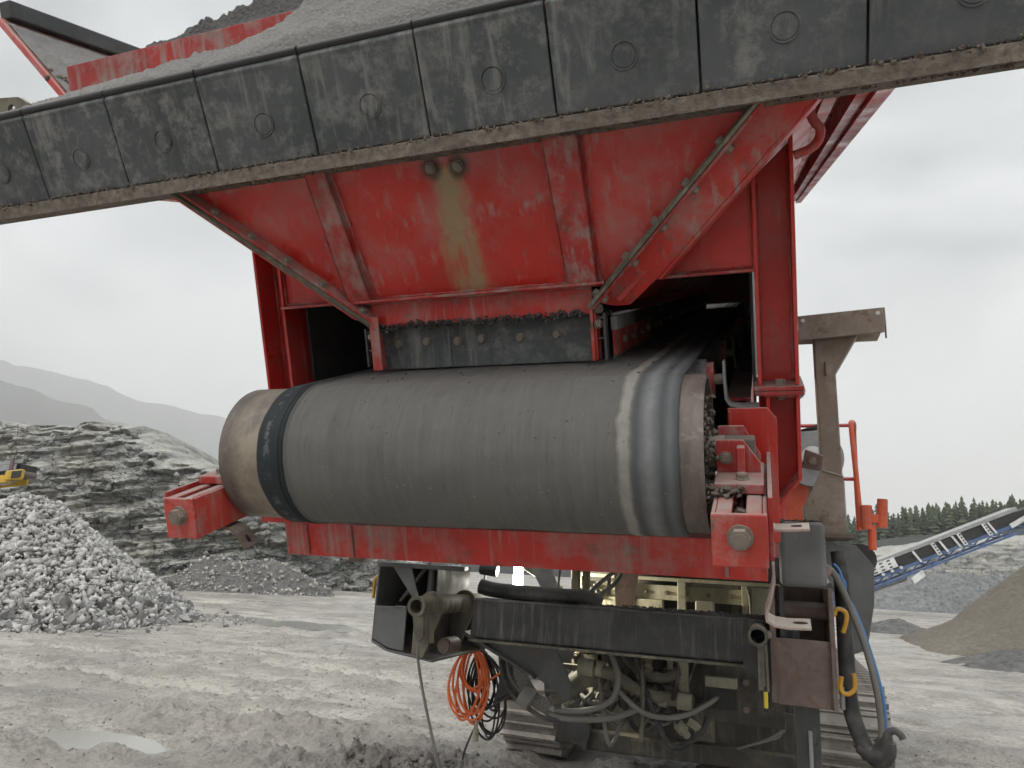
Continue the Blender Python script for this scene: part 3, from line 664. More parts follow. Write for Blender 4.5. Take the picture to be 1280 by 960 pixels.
# ---- cross member below the drum
m = MB(); m.box((-.79, .19, -.413), (.81, .20, -.293)); m.box((-.79, .20, -.413), (.81, .30, -.403)); m.box((-.79, .20, -.303), (.81, .30, -.293))
m.build('cross_member', 'red', mach, FM, bevel=.003)
m = MB(); m.box((-.52, .186, -.409), (-.515, .19, -.297)); m.box((-.55, .2, -.43), (-.50, .26, -.414)); m.build('weld_bracket', 'rusty', mach, FM)
# ---- take-up boxes, bearing blocks and end plates on both sides
for sx in (1, -1):
    xa, xb = (.70, .815) if sx > 0 else (-.80, -.695)
    Xc = (xa+xb)/2
    m = MB()
    m.box((xa, -.305, -.178), (xb, -.293, -.060))                               # front plate
    m.box((xa, -.293, -.178), (xa+.010, .30, -.062)); m.box((xb-.010, -.293, -.178), (xb, .30, -.062))
    m.box((xa+.010, -.293, -.178), (xb-.010, .30, -.168))
    m.box((xa+.010, -.293, -.072), (Xc-.014, .30, -.0605)); m.box((Xc+.014, -.293, -.072), (xb-.010, .30, -.0605))
    tb = m.build('take_up_box', 'red_worn', mach, FM, bevel=.004)
    bolt(tb, (Xc+.002, -.305, -.110), (0, -1, 0), .0225, spin=.3)
    m = MB(); m.cyl((Xc, -.29, -.110), (Xc, .1, -.110), .012, 12); m.cyl((Xc, -.2, -.11), (Xc, -.175, -.11), .026, 6); m.build('adjuster_screw', 'bolt', tb, FM)
    # bearing block
    m = MB(); m.box((xa, -.165, -.058), (xb-.005, .045, -.034)); bb = m.build('bearing_base', 'red_dusty', mach, FM, bevel=.003)
    x0, x1 = (xa+.002, xb-.012) if sx > 0 else (xb-.002, xa+.012)
    for yy in (-.06, .03):
        zt = .045 if yy < 0 else .062
        m = MB(); m.prism([(x0, yy, -.034), (x1, yy, -.034), (x1, yy, -.012), (x0+(x1-x0)*.62, yy, zt), (x0, yy, zt)], (0, .012, 0))
        m.build('bearing_cheek', 'red_dusty', bb, FM, bevel=.002)
    xr = x0+(x1-x0)*.48
    m = MB(); m.box((min(xr, xr+.018*sx), -.095, -.034), (max(xr, xr+.018*sx), -.06, .034)); m.build('rib', 'red_dusty', bb, FM, bevel=.002)
    m = MB(); m.box((min(x0, x0+.09*sx), -.02, -.03), (max(x0, x0+.09*sx), .03, .04)); m.build('bearing', 'drum', bb, FM, bevel=.006)
    bolt(bb, (x0+.022*sx, -.06, .002), (0, -1, 0), .013); bolt(bb, (Xc+.004*sx, -.12, -.034), (0, 0, 1), .014)
    # end plate and guide plate
    xo = xb if sx > 0 else xa
    m = MB()
    q = lambda x, z: (sx*x, .14, z)
    m.prism([q(.722, -.28), q(.845, -.28), q(.845, .060), q(.822, .088), q(.722, .088)], (0, .012, 0)); m.build('end_plate', 'red_clean', mach, FM, bevel=.002)
    m = MB(); m.box((sx*.816 if sx > 0 else -.816, -.28, -.170) if sx > 0 else (-.816, -.28, -.170), (.826 if sx > 0 else -.806, .14, -.030 if sx > 0 else -.05))
    m.build('guide_plate', 'red_dusty', mach, FM, bevel=.002)
# rag of dirt on the right take-up box
pp = np.array([(FM @ V((.715+.02*rng.normal(), -.17+.012*rng.normal(), -.048+.006*rng.normal())))[:] for i in range(70)])
tag(scatter_rocks('dirt_lump', pp, .006+.008*rng.random(70), 'crust', mach), kind='stuff')
# slotted tie straps: lower left, and two on the right
def slotted(name, pts, wv, t, mat, hole):
    m = MB(); m.strip(pts, wv, t); o = m.build(name, mat, mach, FM, bevel=.001)
    c, d, nrm = V(hole[0]), V(hole[1]), V(hole[2]); a = V(wv).normalized()
    m = MB(); m.prism([c+d*.016*math.cos(2*math.pi*i/14)+a*.0065*math.sin(2*math.pi*i/14)-nrm*(t/2+.0006) for i in range(14)], nrm*(t+.0012)); m.build('slot', 'black', o, FM)
    return o
slotted('tie_strap', [(-.79, -.15, -.185), (-.73, -.15, -.187), (-.695, -.15, -.190), (-.672, -.15, -.205), (-.655, -.15, -.235), (-.645, -.15, -.25)], (0, .03, 0), .007, 'rusty', ((-.657, -.15, -.231), (.45, 0, -.89), (.89, 0, .45)))
slotted('tie_strap', [(.822, -.2, -.118), (.83, -.2, -.122), (.85, -.2, -.122), (.90, -.2, -.118)], (0, .02, 0), .006, 'pink', ((.878, -.2, -.12), (1, 0, .03), (0, 0, 1)))
slotted('tie_strap', [(.823, -.20, -.20), (.824, -.20, -.24), (.815, -.20, -.285), (.805, -.20, -.318), (.806, -.20, -.332), (.822, -.20, -.342), (.85, -.20, -.345), (.898, -.20, -.343)], (0, .024, 0), .006, 'pink', ((.876, -.20, -.344), (1, 0, .03), (0, 0, 1)))
# ---- posts
for sx in (1, -1):
    m = MB(); a, b = .80, .912
    X0 = lambda x: sx*x
    def bx(x0, x1, y0, y1, z0, z1): m.box((min(sx*x0, sx*x1), y0, z0), (max(sx*x0, sx*x1), y1, z1))
    # upper channel, cut to the slope of the hopper
    zi, zo = .715, .815
    m.prism([(sx*a, .44, .118), (sx*b, .44, .118), (sx*b, .44, zo), (sx*a, .44, zi)], (0, .012, 0))
    m.prism([(sx*a, .34, .118), (sx*(a+.011), .34, .118), (sx*(a+.011), .34, zi+.011), (sx*a, .34, zi)], (0, .20, 0))
    m.prism([(sx*(b-.011), .34, .118), (sx*b, .34, .118), (sx*b, .34, zo), (sx*(b-.011), .34, zo-.011)], (0, .20, 0))
    pu = m.build('post', 'red_clean', mach, FM, bevel=.002)
    m = MB(); bx(a-.012, b+.012, .325, .555, .104, .1165); bx(a-.010, b+.010, .327, .553, .090, .1025)
    fl = m.build('joint_flange', 'red_dusty', pu, FM, bevel=.002)
    for xx in (.86,):
        bolt(fl, (sx*xx, .365, .1165), (0, 0, 1), .016); bolt(fl, (sx*xx, .365, .090), (0, 0, -1), .016)
    m = MB()
    m.prism([(sx*a, .44, .089), (sx*b, .44, .089), (sx*(b-.002), .44, -.16), (sx*(a+.05), .44, -.232), (sx*a, .44, -.232)], (0, .012, 0))
    m.prism([(sx*(a+.02), .34, .089), (sx*(a+.031), .34, .089), (sx*(a+.031), .34, -.23), (sx*(a+.02), .34, -.23)], (0, .1, 0))
    m.prism([(sx*(b-.011), .34, .089), (sx*b, .34, .089), (sx*b, .34, -.16), (sx*(b-.011), .34, -.16)], (0, .2, 0))
    m.prism([(sx*(b-.011), .34, -.16), (sx*b, .34, -.16), (sx*(a+.05), .34, -.24), (sx*(a+.045), .34, -.23)], (0, .2, 0))
    m.build('lower_post', 'red_clean', mach, FM, bevel=.002)
    # gusset between post and hopper
    m = MB(); m.prism([(sx*.52, .36, .455), (sx*.80, .36, .458), (sx*.80, .36, .70), (sx*.76, .36, .70)], (0, .01, 0)); m.build('gusset_plate', 'red_clean', mach, FM)
    m = MB(); bx(.50, .80, .315, .40, .446, .455); m.build('gusset_lip', 'red_dusty', mach, FM, bevel=.002)
    # stringer, and outer cover plate lengthened to keep light out of the belt tunnel
    m = MB(); bx(.76, .775, .56, 5.6, -.22, .05); bx(.70, .76, .56, 5.6, .04, .05); bx(.70, .76, .56, 5.6, -.22, -.21); m.build('conveyor_stringer', 'red_dusty', mach, FM)
    m = MB()
    if sx > 0: bx(.785, .793, .457, 5.6, .05, .95)
    else:                                                                         # the left cover has an oblong slot
        y0, y1, z0, z1 = 1.30, 1.40, .30, .345
        bx(.785, .793, .457, y0, .05, .95); bx(.785, .793, y1, 5.6, .05, .95); bx(.785, .793, y0, y1, .05, z0); bx(.785, .793, y0, y1, z1, .95)
    m.build('side_cover', 'dark_plain', mach, FM)
# ---- hopper: rear wall with ribs and lips
m = MB(); m.prism([wp(-.43, .44), wp(.40, .44), wp(.88, .89), wp(-.97, .89)], -NW*.008); rw = m.build('hopper_rear_wall', 'red_stain', mach, FM)
for (x0, x1, t0, t1) in ((-.458, -.37, -.465, -.392), (.283, .376, .278, .381)):
    m = MB(); z0, z1 = .452, .87; d = .028
    pts = [wp(x0, z0, d), wp(x1, z0, d), wp(t1, z1, d), wp(t0, z1, d)]
    m.prism(pts, -NW*.008)
    m.prism([wp(x0, z0, d), wp(x0+.008, z0, d), wp(t0+.008, z1, d), wp(t0, z1, d)], -NW*d)
    m.prism([wp(x1-.008, z0, d), wp(x1, z0, d), wp(t1, z1, d), wp(t1-.008, z1, d)], -NW*d)
    m.build('rib', 'red_dusty', rw, FM, bevel=.002)
m = MB(); m.box((-.425, .205, .444), (.395, .262, .452)); m.build('lip', 'red_dusty', rw, FM, bevel=.002)
m = MB(); m.box((-.40, .262, .362), (.345, .270, .444)); m.build('lower_strip', 'red', rw, FM)
for hx, hz in ((-.064, .812), (.020, .808)): bolt(rw, wp(hx, hz, .001), NW, .014)
pp = np.array([(FM @ V((rng.uniform(-.38, .32), .255+.006*rng.normal(), .362+.006*rng.normal())))[:] for i in range(420)])
tag(scatter_rocks('grime_shade', pp, .004+.008*rng.random(420)**2, 'dust_dark', rw), kind='stuff')
# rubber skirt at the belt
sk = []
for (x0, x1, yo) in ((-.405, -.14, 0), (-.145, .02, .003), (.0, .335, -.002)):
    m = MB(); m.box((x0, .302+yo, .216), (x1, .312+yo, .375)); o = m.build('rubber_skirt', 'rubber', mach, FM, bevel=.002); sk.append(o)
for i, x in enumerate((-.33, -.225, -.115, -.03, .10, .22)): bolt(sk[0 if x < -.14 else (1 if x < 0 else 2)], (x, .300, .30+.004*(i % 2)), (0, -1, 0), .012)
# bolted corner flanges, band plates
for sx in (1, -1):
    if sx > 0: b0, t0, bo, to = (.347, .395), (.842, .868), [(.353, .385), (.41, .381), (.455, .381), (.544, .452)], (.972, .862)
    else: b0, t0, bo, to = (-.388, .395), (-.95, .868), [(-.395, .385), (-.40, .381), (-.42, .381), (-.46, .40)], (-1.01, .866)
    m = MB(); m.prism([wp(b0[0], b0[1], .006)]+[wp(x, z, .006) for x, z in bo[1:]]+[wp(to[0], to[1], .006), wp(t0[0], t0[1], .006)], -NW*.01)
    band = m.build('corner_band', 'red' if sx > 0 else 'red_worn', mach, FM, bevel=.002)
    m = MB(); e0, e1 = wp(bo[-1][0], bo[-1][1], .006), wp(to[0], to[1], .006)
    m.prism([e0, e1, e1+V((0, .075, -.0)), e0+V((0, .075, -.0))], V((sx*.007, 0, -.007))); m.build('folded_edge', 'red', band, FM, bevel=.002)
    # two flat bars bolted together along the corner
    p0, p1 = wp(b0[0], b0[1], .0), wp(t0[0], t0[1], .0); d = (p1-p0).normalized(); wv = d.cross(NW).normalized()
    for nm, of, ht, mat in (('corner_bar', -.006, .055, 'mudsteel'), ('corner_bar', .006, .045, 'red_dusty')):
        m = MB(); m.bar(p0+wv*of+NW*ht*.5, p1+wv*of+NW*ht*.5, wv*.0048, NW*ht*.5); cb = m.build(nm, mat, mach, FM, bevel=.0015)
    L_ = (p1-p0).length
    for f in (.06, .26, .44, .62, .80):
        p = p0+d*L_*f+NW*.030; s_ = 1 if (wv.x*sx) > 0 else -1
        bolt(cb, p+wv*(.011*s_), wv*s_, .0125); bolt(cb, p-wv*(.011*s_), -wv*s_, .0125)
    # upright leg down to the belt
    xl = b0[0]
    m = MB(); m.box((xl-.006, .235, .222), (xl+.003, .30, .397)); m.box((xl-.006, .228, .222), (xl+.022*(-1 if sx > 0 else 1)+.006, .235, .397)) if sx < 0 else m.box((xl+.003, .25, .222), (xl+.009, .30, .38))
    lg = m.build('corner_leg', 'red_worn', mach, FM, bevel=.0015)
    xo = xl+sx*.03
    m = MB(); m.box((min(xl+sx*.012, xo), .25, .345), (max(xl+sx*.012, xo), .262, .352)); m.box((min(xl+sx*.012, xo), .25, .285), (max(xl+sx*.012, xo), .262, .290)); m.box((xo, .245, .222), (xo+.008*sx if sx > 0 else xo+.006, .275, .36)) if sx > 0 else m.box((xo-.006, .245, .235), (xo, .275, .36))
    m.build('skirt_clamp', 'dark_plain', lg, FM)
    bolt(lg, (xl+sx*.012, .255, .375), (sx, -.4, 0), .014); bolt(lg, (xl+sx*.012, .25, .33), (sx, -.4, 0), .013)
# side walls with lengthwise stiffeners
for sx in (1, -1):
    Pm = lambda x, y, z: (sx*x, y, z)
    m = MB(); y0, y1 = .14, 4.4
    m.prism([Pm(.42, .25, .40), Pm(.43, .25, .39), Pm(.99, y0, .895), Pm(.98, y0, .905)], (0, 4.15, .0)); sw = m.build('hopper_side_wall', 'red_clean', mach, FM)
    m = MB(); m.prism([Pm(.98, y0, .906), Pm(.99, y0, .906), Pm(1.06, .10, 1.22), Pm(1.05, .10, 1.22)], (0, 4.2, 0)); m.build('upper_side_wall', 'red_clean', sw, FM)
    for (x0, x1, z0, z1) in ((.985, 1.018, .868, .8785), (1.010, 1.018, .879, .935), (1.062, 1.076, .866, .935), (1.019, 1.135, .9355, .945), (1.0765, 1.10, .866, .876), (1.125, 1.135, .850, .935), (1.096, 1.1245, .850, .861)):
        m = MB(); m.prism([Pm(x0, y0-.02, z0), Pm(x1, y0-.02, z0), Pm(x1, y0-.02, z1), Pm(x0, y0-.02, z1)], (0, y1-y0, .14)); m.build('stiffener', 'red', sw, FM)
    if sx > 0:
        m = MB(); m.tube([(.95, .3, .868), (.962, .3, .83), (.978, .3, .805), (.972, .3, .776), (.95, .3, .757), (.912, .3, .746)], .0125, 10, 8); m.build('lifting_eye', 'red', sw, FM, smooth=True)
        bolt(sw, (1.16, .10, .89), (0, -1, 0), .016)
# ---- rubber-lined lip beam
m = MB(); m.box((-2.02, .015, .842), (1.55, .03, 1.12)); m.box((-2.02, -.016, .836), (1.55, .10, .868)); m.box((-2.02, .03, .868), (1.55, .10, .876))
lb = m.build('lip_beam', 'crust', mach, FM, bevel=.006)
m = MB(); m.box((-2.02, .03, 1.06), (1.55, .20, 1.075)); m.build('lip_shelf', 'red_dusty', lb, FM)
m = MB(); m.box((-1.92, -.0185, .828), (1.5, -.0165, .842)); m.build('lower_edge', 'crust', lb, FM)
for k in range(-6, 5):
    x0 = -.010+.3545*k+.0025; x1 = x0+.3545-.005; j = rng.uniform(-.0025, .0025)
    m = MB()
    # tapering block: face leans out towards its top edge
    prof = [(-.006+j, .872), (-.057+j, 1.112), (-.062+j, 1.124), (-.052+j, 1.142), (-.02, 1.146), (.008, 1.14), (.010, .872)]
    m.prism([(x0, y, z) for y, z in prof], (x1-x0, 0, 0))
    blk = m.build('rubber_block', 'rubber', mach, FM, bevel=.004, seg=2)
    m = MB(); m.cyl((x0, -.050+j, 1.146), (x1, -.050+j, 1.146), .0125, 12); m.build('rubber_bead', 'black', blk, FM, smooth=True)
    xc = x0+.19+rng.uniform(-.012, .012); zc = .975+rng.uniform(-.008, .008); yc = -.006-.051*(zc-.872)/.24+j; nn = V((0, -1, -.2125)).normalized()
    c = V((xc, yc, zc)); m = MB(); m.cyl(c-nn*.004, c+nn*.0035, .034, 32, ri=.030); m.cyl(c-nn*.004, c+nn*.0022, .0275, 28); m.build('bolt_plug', 'rubber', blk, FM, bevel=.001)
# ragged dirt hanging along the lower edge of the rubber
n_ = 900; xx = rng.uniform(-1.9, 1.4, n_)
pp = np.array([(FM @ V((x, -.012+.006*rng.normal(), .869+.004*rng.normal())))[:] for x in xx])
tag(scatter_rocks('edge_dirt', pp, .003+.008*rng.random(n_)**3, 'crust', lb), kind='stuff')
n_ = 500; xx = rng.uniform(-.9, 1.5, n_)
pp = np.array([(FM @ V((x, .0+.05*rng.random(), .834+.002*rng.normal())))[:] for x in xx])
tag(scatter_rocks('edge_dirt', pp, .003+.007*rng.random(n_)**3, 'crust', lb), kind='stuff')
# back strip and material lying on the lip
m = MB(); m.box((-1.50, .195, 1.27), (1.5, .205, 1.366)); m.build('back_strip', 'red_dusty', mach, FM, bevel=.002)
m = MB(); m.prism([(-1.62, -.045, 1.13), (-1.62, .2, 1.275), (-1.62, .2, 1.265), (-1.62, -.045, 1.12)], (3.1, 0, 0)); m.build('lip_plate', 'red_dusty', mach, FM)
u = np.linspace(-1.75, 1.4, 420); v = np.linspace(0, 1, 46); U, Vv = np.meshgrid(u, v)
cov = sstep(-1.62, -.55, U)
yy = -.035+.265*Vv
zb = 1.148 + Vv*.135
thick = (.006+.038*cov*np.sin(np.pi*np.clip(Vv*.75+.12, 0, 1)) + .13*sstep(-.80, -.28, U)*Vv)*(1+.25*fbm(U*3, Vv*3, o=3, s=7)) + .004*fbm(U*30, Vv*22, o=4, s=8, g=.7) + .009*np.abs(fbm(U*30+Vv*3, Vv*2.2, o=3, s=3))
thick = thick*sstep(0, .08, Vv)+.001 - .03*sstep(-1.6, -1.72, U) - .05*sstep(-1.35, -1.6, U)*sstep(.55, .8, Vv)
o = gridmesh('lip_dust', np.stack([U, yy, zb+thick], -1), 'dust', mach, FM); tag(o, kind='stuff')
v = np.linspace(0, 1, 70); U, Vv = np.meshgrid(np.linspace(-1.45, 1.4, 330), v)
top = 1.375 + .10*sstep(-1.42, -.75, U) + .16*sstep(-.85, .6, U)
zz = 1.352 + (top-1.352)*np.minimum(1, Vv*4.5)**.8 + .02*fbm(U*12, Vv*9, o=5, s=17, g=.7)*sstep(0, .1, Vv) - .15*sstep(-1.32, -1.45, U)
o = gridmesh('heaped_fines', np.stack([U, .206+.55*Vv, zz], -1), 'dust_dark', mach, FM); tag(o, kind='stuff')
U, Vv = np.meshgrid(np.linspace(-1.05, 1.05, 60), np.linspace(.7, 4.31, 90))
tag(gridmesh('hopper_light_blocker', np.stack([U, Vv, 1.25+.04*fbm(U*3, Vv*3, o=4, s=29)], -1), 'dust_dark', mach, FM), kind='stuff')  # unseen sheet of fill, added to keep sky light off the belt
# left wing of the hopper
m = MB(); m.prism([(-2.03, .375, 1.700), (-2.03, 2.6, 1.700), (-1.52, 2.6, 1.2335), (-1.56, .24, 1.270)], (-.016, -.0, -.018)); wg = m.build('hopper_wing', 'red', mach, FM, bevel=.003)
t = np.linspace(0, 1, 60); A, B = np.meshgrid(t, t)
ed = np.minimum(1, np.minimum(np.minimum(A, 1-A)*14, np.minimum(B+.02, 1-B)*14))
y0 = .262+.125*A; pxx = -1.575-.425*A
P_ = np.stack([pxx, y0+(2.4-y0)*B**1.6, 1.2838+.3887*A + .003+ed*(.012+.009*fbm(A*9, B*22, o=4, s=4))], -1)
o = gridmesh('wing_dust', P_, 'dust', wg, FM); tag(o, kind='stuff')
m = MB(); m.box((-2.05, .40, 1.695), (-1.985, 2.6, 1.765)); m.build('wing_rail', 'dark_plain', wg, FM, bevel=.006)
pp = np.array([(FM @ V((-1.62-.035*q, .36+.05*rng.normal(), 1.335+.032*q)))[:] for q in rng.normal(size=40)])
tag(scatter_rocks('wing_debris', pp, .008+.016*rng.random(40), 'crust', wg), kind='stuff')
m = MB(); m.box((-1.70, .42, 1.40), (-1.675, .45, 1.47)); m.build('stub', 'rusty', wg, FM)
# lug with an eye at the far left
m = MB()
n_ = 20; cx_, cz_ = -1.585, 1.196
outer_ = [(-1.68, 1.14), (-1.675, 1.205), (-1.635, 1.242), (-1.545, 1.232), (-1.505, 1.205), (-1.50, 1.14)]
def ray_out(a):
    best = 9
    for i in range(len(outer_)):
        (x1, z1), (x2, z2) = outer_[i], outer_[(i+1) % len(outer_)]
        dx, dz, ex, ez = math.cos(a), math.sin(a), x2-x1, z2-z1; den = dx*ez-dz*ex
        if abs(den) < 1e-9: continue
        t_ = ((x1-cx_)*ez-(z1-cz_)*ex)/den; s_ = ((x1-cx_)*dz-(z1-cz_)*dx)/den
        if t_ > 0 and -.001 <= s_ <= 1.001: best = min(best, t_)
    return best
N_ = 48; vs = []
for i in range(N_):
    a = 2*math.pi*i/N_; r = ray_out(a)
    for yq in (.03, .045): vs += [(cx_+.018*math.cos(a), yq, cz_+.018*math.sin(a)), (cx_+r*math.cos(a), yq, cz_+r*math.sin(a))]
fs = []
for i in range(N_):
    a, b = i*4, ((i+1) % N_)*4
    fs += [(a, b, b+1, a+1), (a+2, a+3, b+3, b+2), (a, a+2, b+2, b), (a+1, b+1, b+3, a+3)]
m.add(vs, fs); m.build('lifting_lug', 'mudsteel', mach, FM)
# ---- inside the tunnel: skirt boards, idlers, brackets
for sx in (1, -1):
    xs_ = .372 if sx > 0 else -.425
    for i in range(11):
        y0 = .40+.36*i
        m = MB(); m.box((xs_, y0, .222), (xs_+.012, y0+.352, .30)); sb = m.build('skirt_board', 'red_worn' if i < 2 else 'rusty', mach, FM)  # farther boards take a darker colour to imitate tunnel shade
        m = MB(); m.box((xs_-.004, y0, .3005), (xs_+.016, y0+.33, .345)); m.build('clamp_bar', 'galv' if i < 1 else 'grime_shade', sb, FM, bevel=.003)  # bars past the nearest coloured dark, tunnel gloom painted in
        if sx > 0: bolt(sb, (xs_+.013, y0+.12, .265), (1, 0, 0), .011); bolt(sb, (xs_+.013, y0+.28, .265), (1, 0, 0), .011)
        m = MB(); m.box((xs_-.002, y0, .212), (xs_+.010, y0+.352, .2215)); m.build('rubber_strip', 'rubber', sb, FM)
m = MB(); m.box((-.98, 4.3, .25), (.98, 4.32, 1.4)); m.build('hopper_front_wall', 'red_clean', mach, FM)
for x0, x1 in ((.43, .80), (-.80, -.43)):
    m = MB(); m.box((x0, .42, .462), (x1, 5.6, .472)); m.build('tunnel_top_blocker', 'dark_plain', mach, FM)  # plate added to shut light out of the tunnel from above
m = MB(); m.box((-.70, .9, -.235), (.70, 5.6, -.225)); m.build('tunnel_bottom_blocker', 'dark_plain', mach, FM)  # plate added under the belt to darken the tunnel
m = MB(); m.box((-.80, 5.4, -.2), (.80, 5.42, .9)); m.build('tunnel_end', 'dark_plain', mach, FM)
for i in range(5):
    y0 = .40+.8*i
    m = MB(); m.cyl((-.60, y0, .135), (.655, y0, .135), .062, 24); ir = m.build('idler_roller', 'rubber', mach, FM, smooth=True)
    m = MB(); m.cyl((.655, y0, .135), (.675, y0, .135), .052, 20); m.build('roller_cap', 'red_dusty', ir, FM, smooth=True)
    m = MB(); m.cyl((.675, y0, .135), (.70, y0, .135), .016, 12); m.build('axle', 'bolt', ir, FM)
    m = MB(); m.strip([(.705, y0, .19), (.705, y0, .13), (.708, y0, .075), (.72, y0, .058), (.745, y0, .052), (.80, y0, .052)], (0, .028, 0), .008); ib = m.build('idler_bracket', 'galv' if i == 0 else 'dark_plain', ir, FM, bevel=.001)  # all but the first bracket darkened, standing in for tunnel shade
# ================================================================== lower frame between chassis and conveyor (level)
lf = mach
m = MB(); m.box((-.50, 1.36, 1.160), (.93, 1.52, 1.338)); cb = m.build('chassis_cross_beam', 'dark', lf, bevel=.014, seg=3)
m = MB(); m.box((-.50, 1.345, 1.148), (.93, 1.53, 1.159)); m.build('bottom_flange', 'mudsteel', cb, bevel=.002)
u, v = np.meshgrid(np.linspace(-.15, .86, 260), np.linspace(0, 1, 20))
o = gridmesh('beam_fines', np.stack([u, 1.366+.15*v, 1.337+np.maximum(-.004, .010*sstep(.1, .5, u)+.008*fbm(u*14, v*5, o=4, s=9, g=.7))*np.sin(np.pi*np.clip(v+.04, 0, 1))], -1), 'dust_dark', cb); tag(o, kind='stuff')
n_ = 420; xx = rng.uniform(.2, .85, n_)
tag(scatter_rocks('beam_grit', np.stack([xx, 1.37+.1*rng.random(n_), 1.343+.008*rng.random(n_)], -1), .003+.007*rng.random(n_)**2, 'dust_dark', cb), kind='stuff')
# left mounting box
m = MB()
m.prism([(-.955, 1.86, 1.475), (-.965, 1.86, 1.12), (-.90, 1.86, 1.085), (-.62, 1.86, 1.05), (-.60, 1.86, 1.09), (-.62, 1.86, 1.24), (-.73, 1.86, 1.30), (-.73, 1.86, 1.475)], (0, .016, 0))     # back plate
m.prism([(-.965, 1.28, 1.475), (-.955, 1.28, 1.475), (-.955, 1.28, 1.12), (-.965, 1.28, 1.11)], (0, .58, 0))                               # left cheek
m.prism([(-.965, 1.28, 1.11), (-.88, 1.28, 1.075), (-.88, 1.28, 1.087), (-.955, 1.28, 1.12)], (0, .58, 0))
m.prism([(-.88, 1.28, 1.075), (-.64, 1.28, 1.048), (-.64, 1.28, 1.06), (-.88, 1.28, 1.087)], (0, .58, 0))
m.prism([(-.954, 1.275, 1.275), (-.79, 1.275, 1.28), (-.79, 1.275, 1.085), (-.87, 1.275, 1.092), (-.954, 1.275, 1.125)], (0, .012, 0))         # front lower plate
lbx = m.build('mounting_box', 'box_grey', lf, bevel=.004)
m = MB(); m.prism([(-.91, 1.30, 1.475), (-.80, 1.30, 1.475), (-.745, 1.30, 1.31), (-.76, 1.30, 1.30)], (0, .012, 0)); m.build('brace_plate', 'box_grey', lbx, bevel=.002)
m = MB(); m.box((-.755, 1.40, 1.30), (-.745, 1.60, 1.49)); m.build('inner_plate', 'box_grey', lbx, bevel=.003); m = MB(); m.box((-.94, 1.845, 1.285), (-.735, 1.857, 1.455)); m.build('inner_plate', 'box_grey', lbx, bevel=.003); m = MB(); m.box((-.78, 1.42, 1.06), (-.765, 1.6, 1.28)); m.build('inner_plate', 'box_grey', lbx, bevel=.003)
m = MB(); m.prism([(-.95, 1.25, 1.456), (-.50, 1.25, 1.456), (-.735, 1.87, 1.456), (-.95, 1.87, 1.456)], (0, 0, .021)); m.build('top_plate', 'dark_plain', lbx, bevel=.002)
m = MB(); m.box((-.735, 1.45, 1.10), (-.727, 1.855, 1.455)); m.build('inner_plate', 'grime_shade', lbx, bevel=.002)  # side plate added to block lamp light from the mounting box
bolt(lbx, (-.86, 1.843, 1.38), (0, -1, 0), .03, FW, 'bolt'); 
# pin tube held by two lugs
tz, tx_ = 1.298, -.655
m = MB(); m.cyl((-.655, 1.10, 1.298), (-.655, 1.80, 1.298), .043, 28, ri=.029); m.cyl((-.655, 1.2, 1.298), (-.655, 1.23, 1.298), .030, 20); pt = m.build('pin_tube', 'mudsteel', lf, smooth=True)
for y0, dx in ((1.25, 0), (1.64, .0)):
    a = [(-.655+.062*math.cos(t_), 1.298+.062*math.sin(t_)) for t_ in np.linspace(-.35, math.pi*.98, 12)]
    m = MB(); m.prism([(x, y0, z) for x, z in a]+[(-.735, y0, 1.24), (-.735, y0, 1.085), (-.70, y0, 1.066), (-.675, y0, 1.07)], (0, .016, 0)); m.build('lug_plate', 'mudsteel', pt, bevel=.002)
m = MB(); m.prism([(-.682, 1.125, 1.262), (-.628, 1.125, 1.262), (-.62, 1.125, 1.17), (-.645, 1.125, 1.15), (-.665, 1.125, 1.18)], (0, .012, 0)); m.prism([(-.635, 1.135, 1.262), (-.623, 1.135, 1.262), (-.612, 1.135, 1.14), (-.64, 1.135, 1.14)], (0, .09, 0)); m.build('tube_brace', 'mudsteel', pt, bevel=.001)
m = MB(); m.cyl((-.60, 1.31, 1.122), (-.60, 1.42, 1.122), .036, 20); m.cyl((-.60, 1.296, 1.122), (-.60, 1.31, 1.122), .030, 20); m.build('pin', 'rusty', lf, smooth=True)
# slanting brace below the beam, left
m = MB(); m.prism([(-.525, 1.40, 1.185), (-.50, 1.40, 1.158), (-.19, 1.40, 1.022), (-.02, 1.40, .93), (-.02, 1.40, 1.0), (-.10, 1.40, 1.158)], (0, .014, 0)); m.prism([(-.53, 1.36, 1.19), (-.19, 1.36, 1.03), (-.18, 1.36, 1.015), (-.535, 1.36, 1.175)], (0, .1, 0)); m.build('slanting_brace', 'dark_plain', lf, bevel=.003)
# round hose sleeve on top of the beam, left
m = MB(); m.tube([(-.50, 1.46, 1.39), (-.40, 1.46, 1.375), (-.1, 1.46, 1.37), (.02, 1.47, 1.368), (.08, 1.49, 1.345)], .036, 12, 6); m.build('hose_sleeve', 'hose_black', lf, smooth=True)
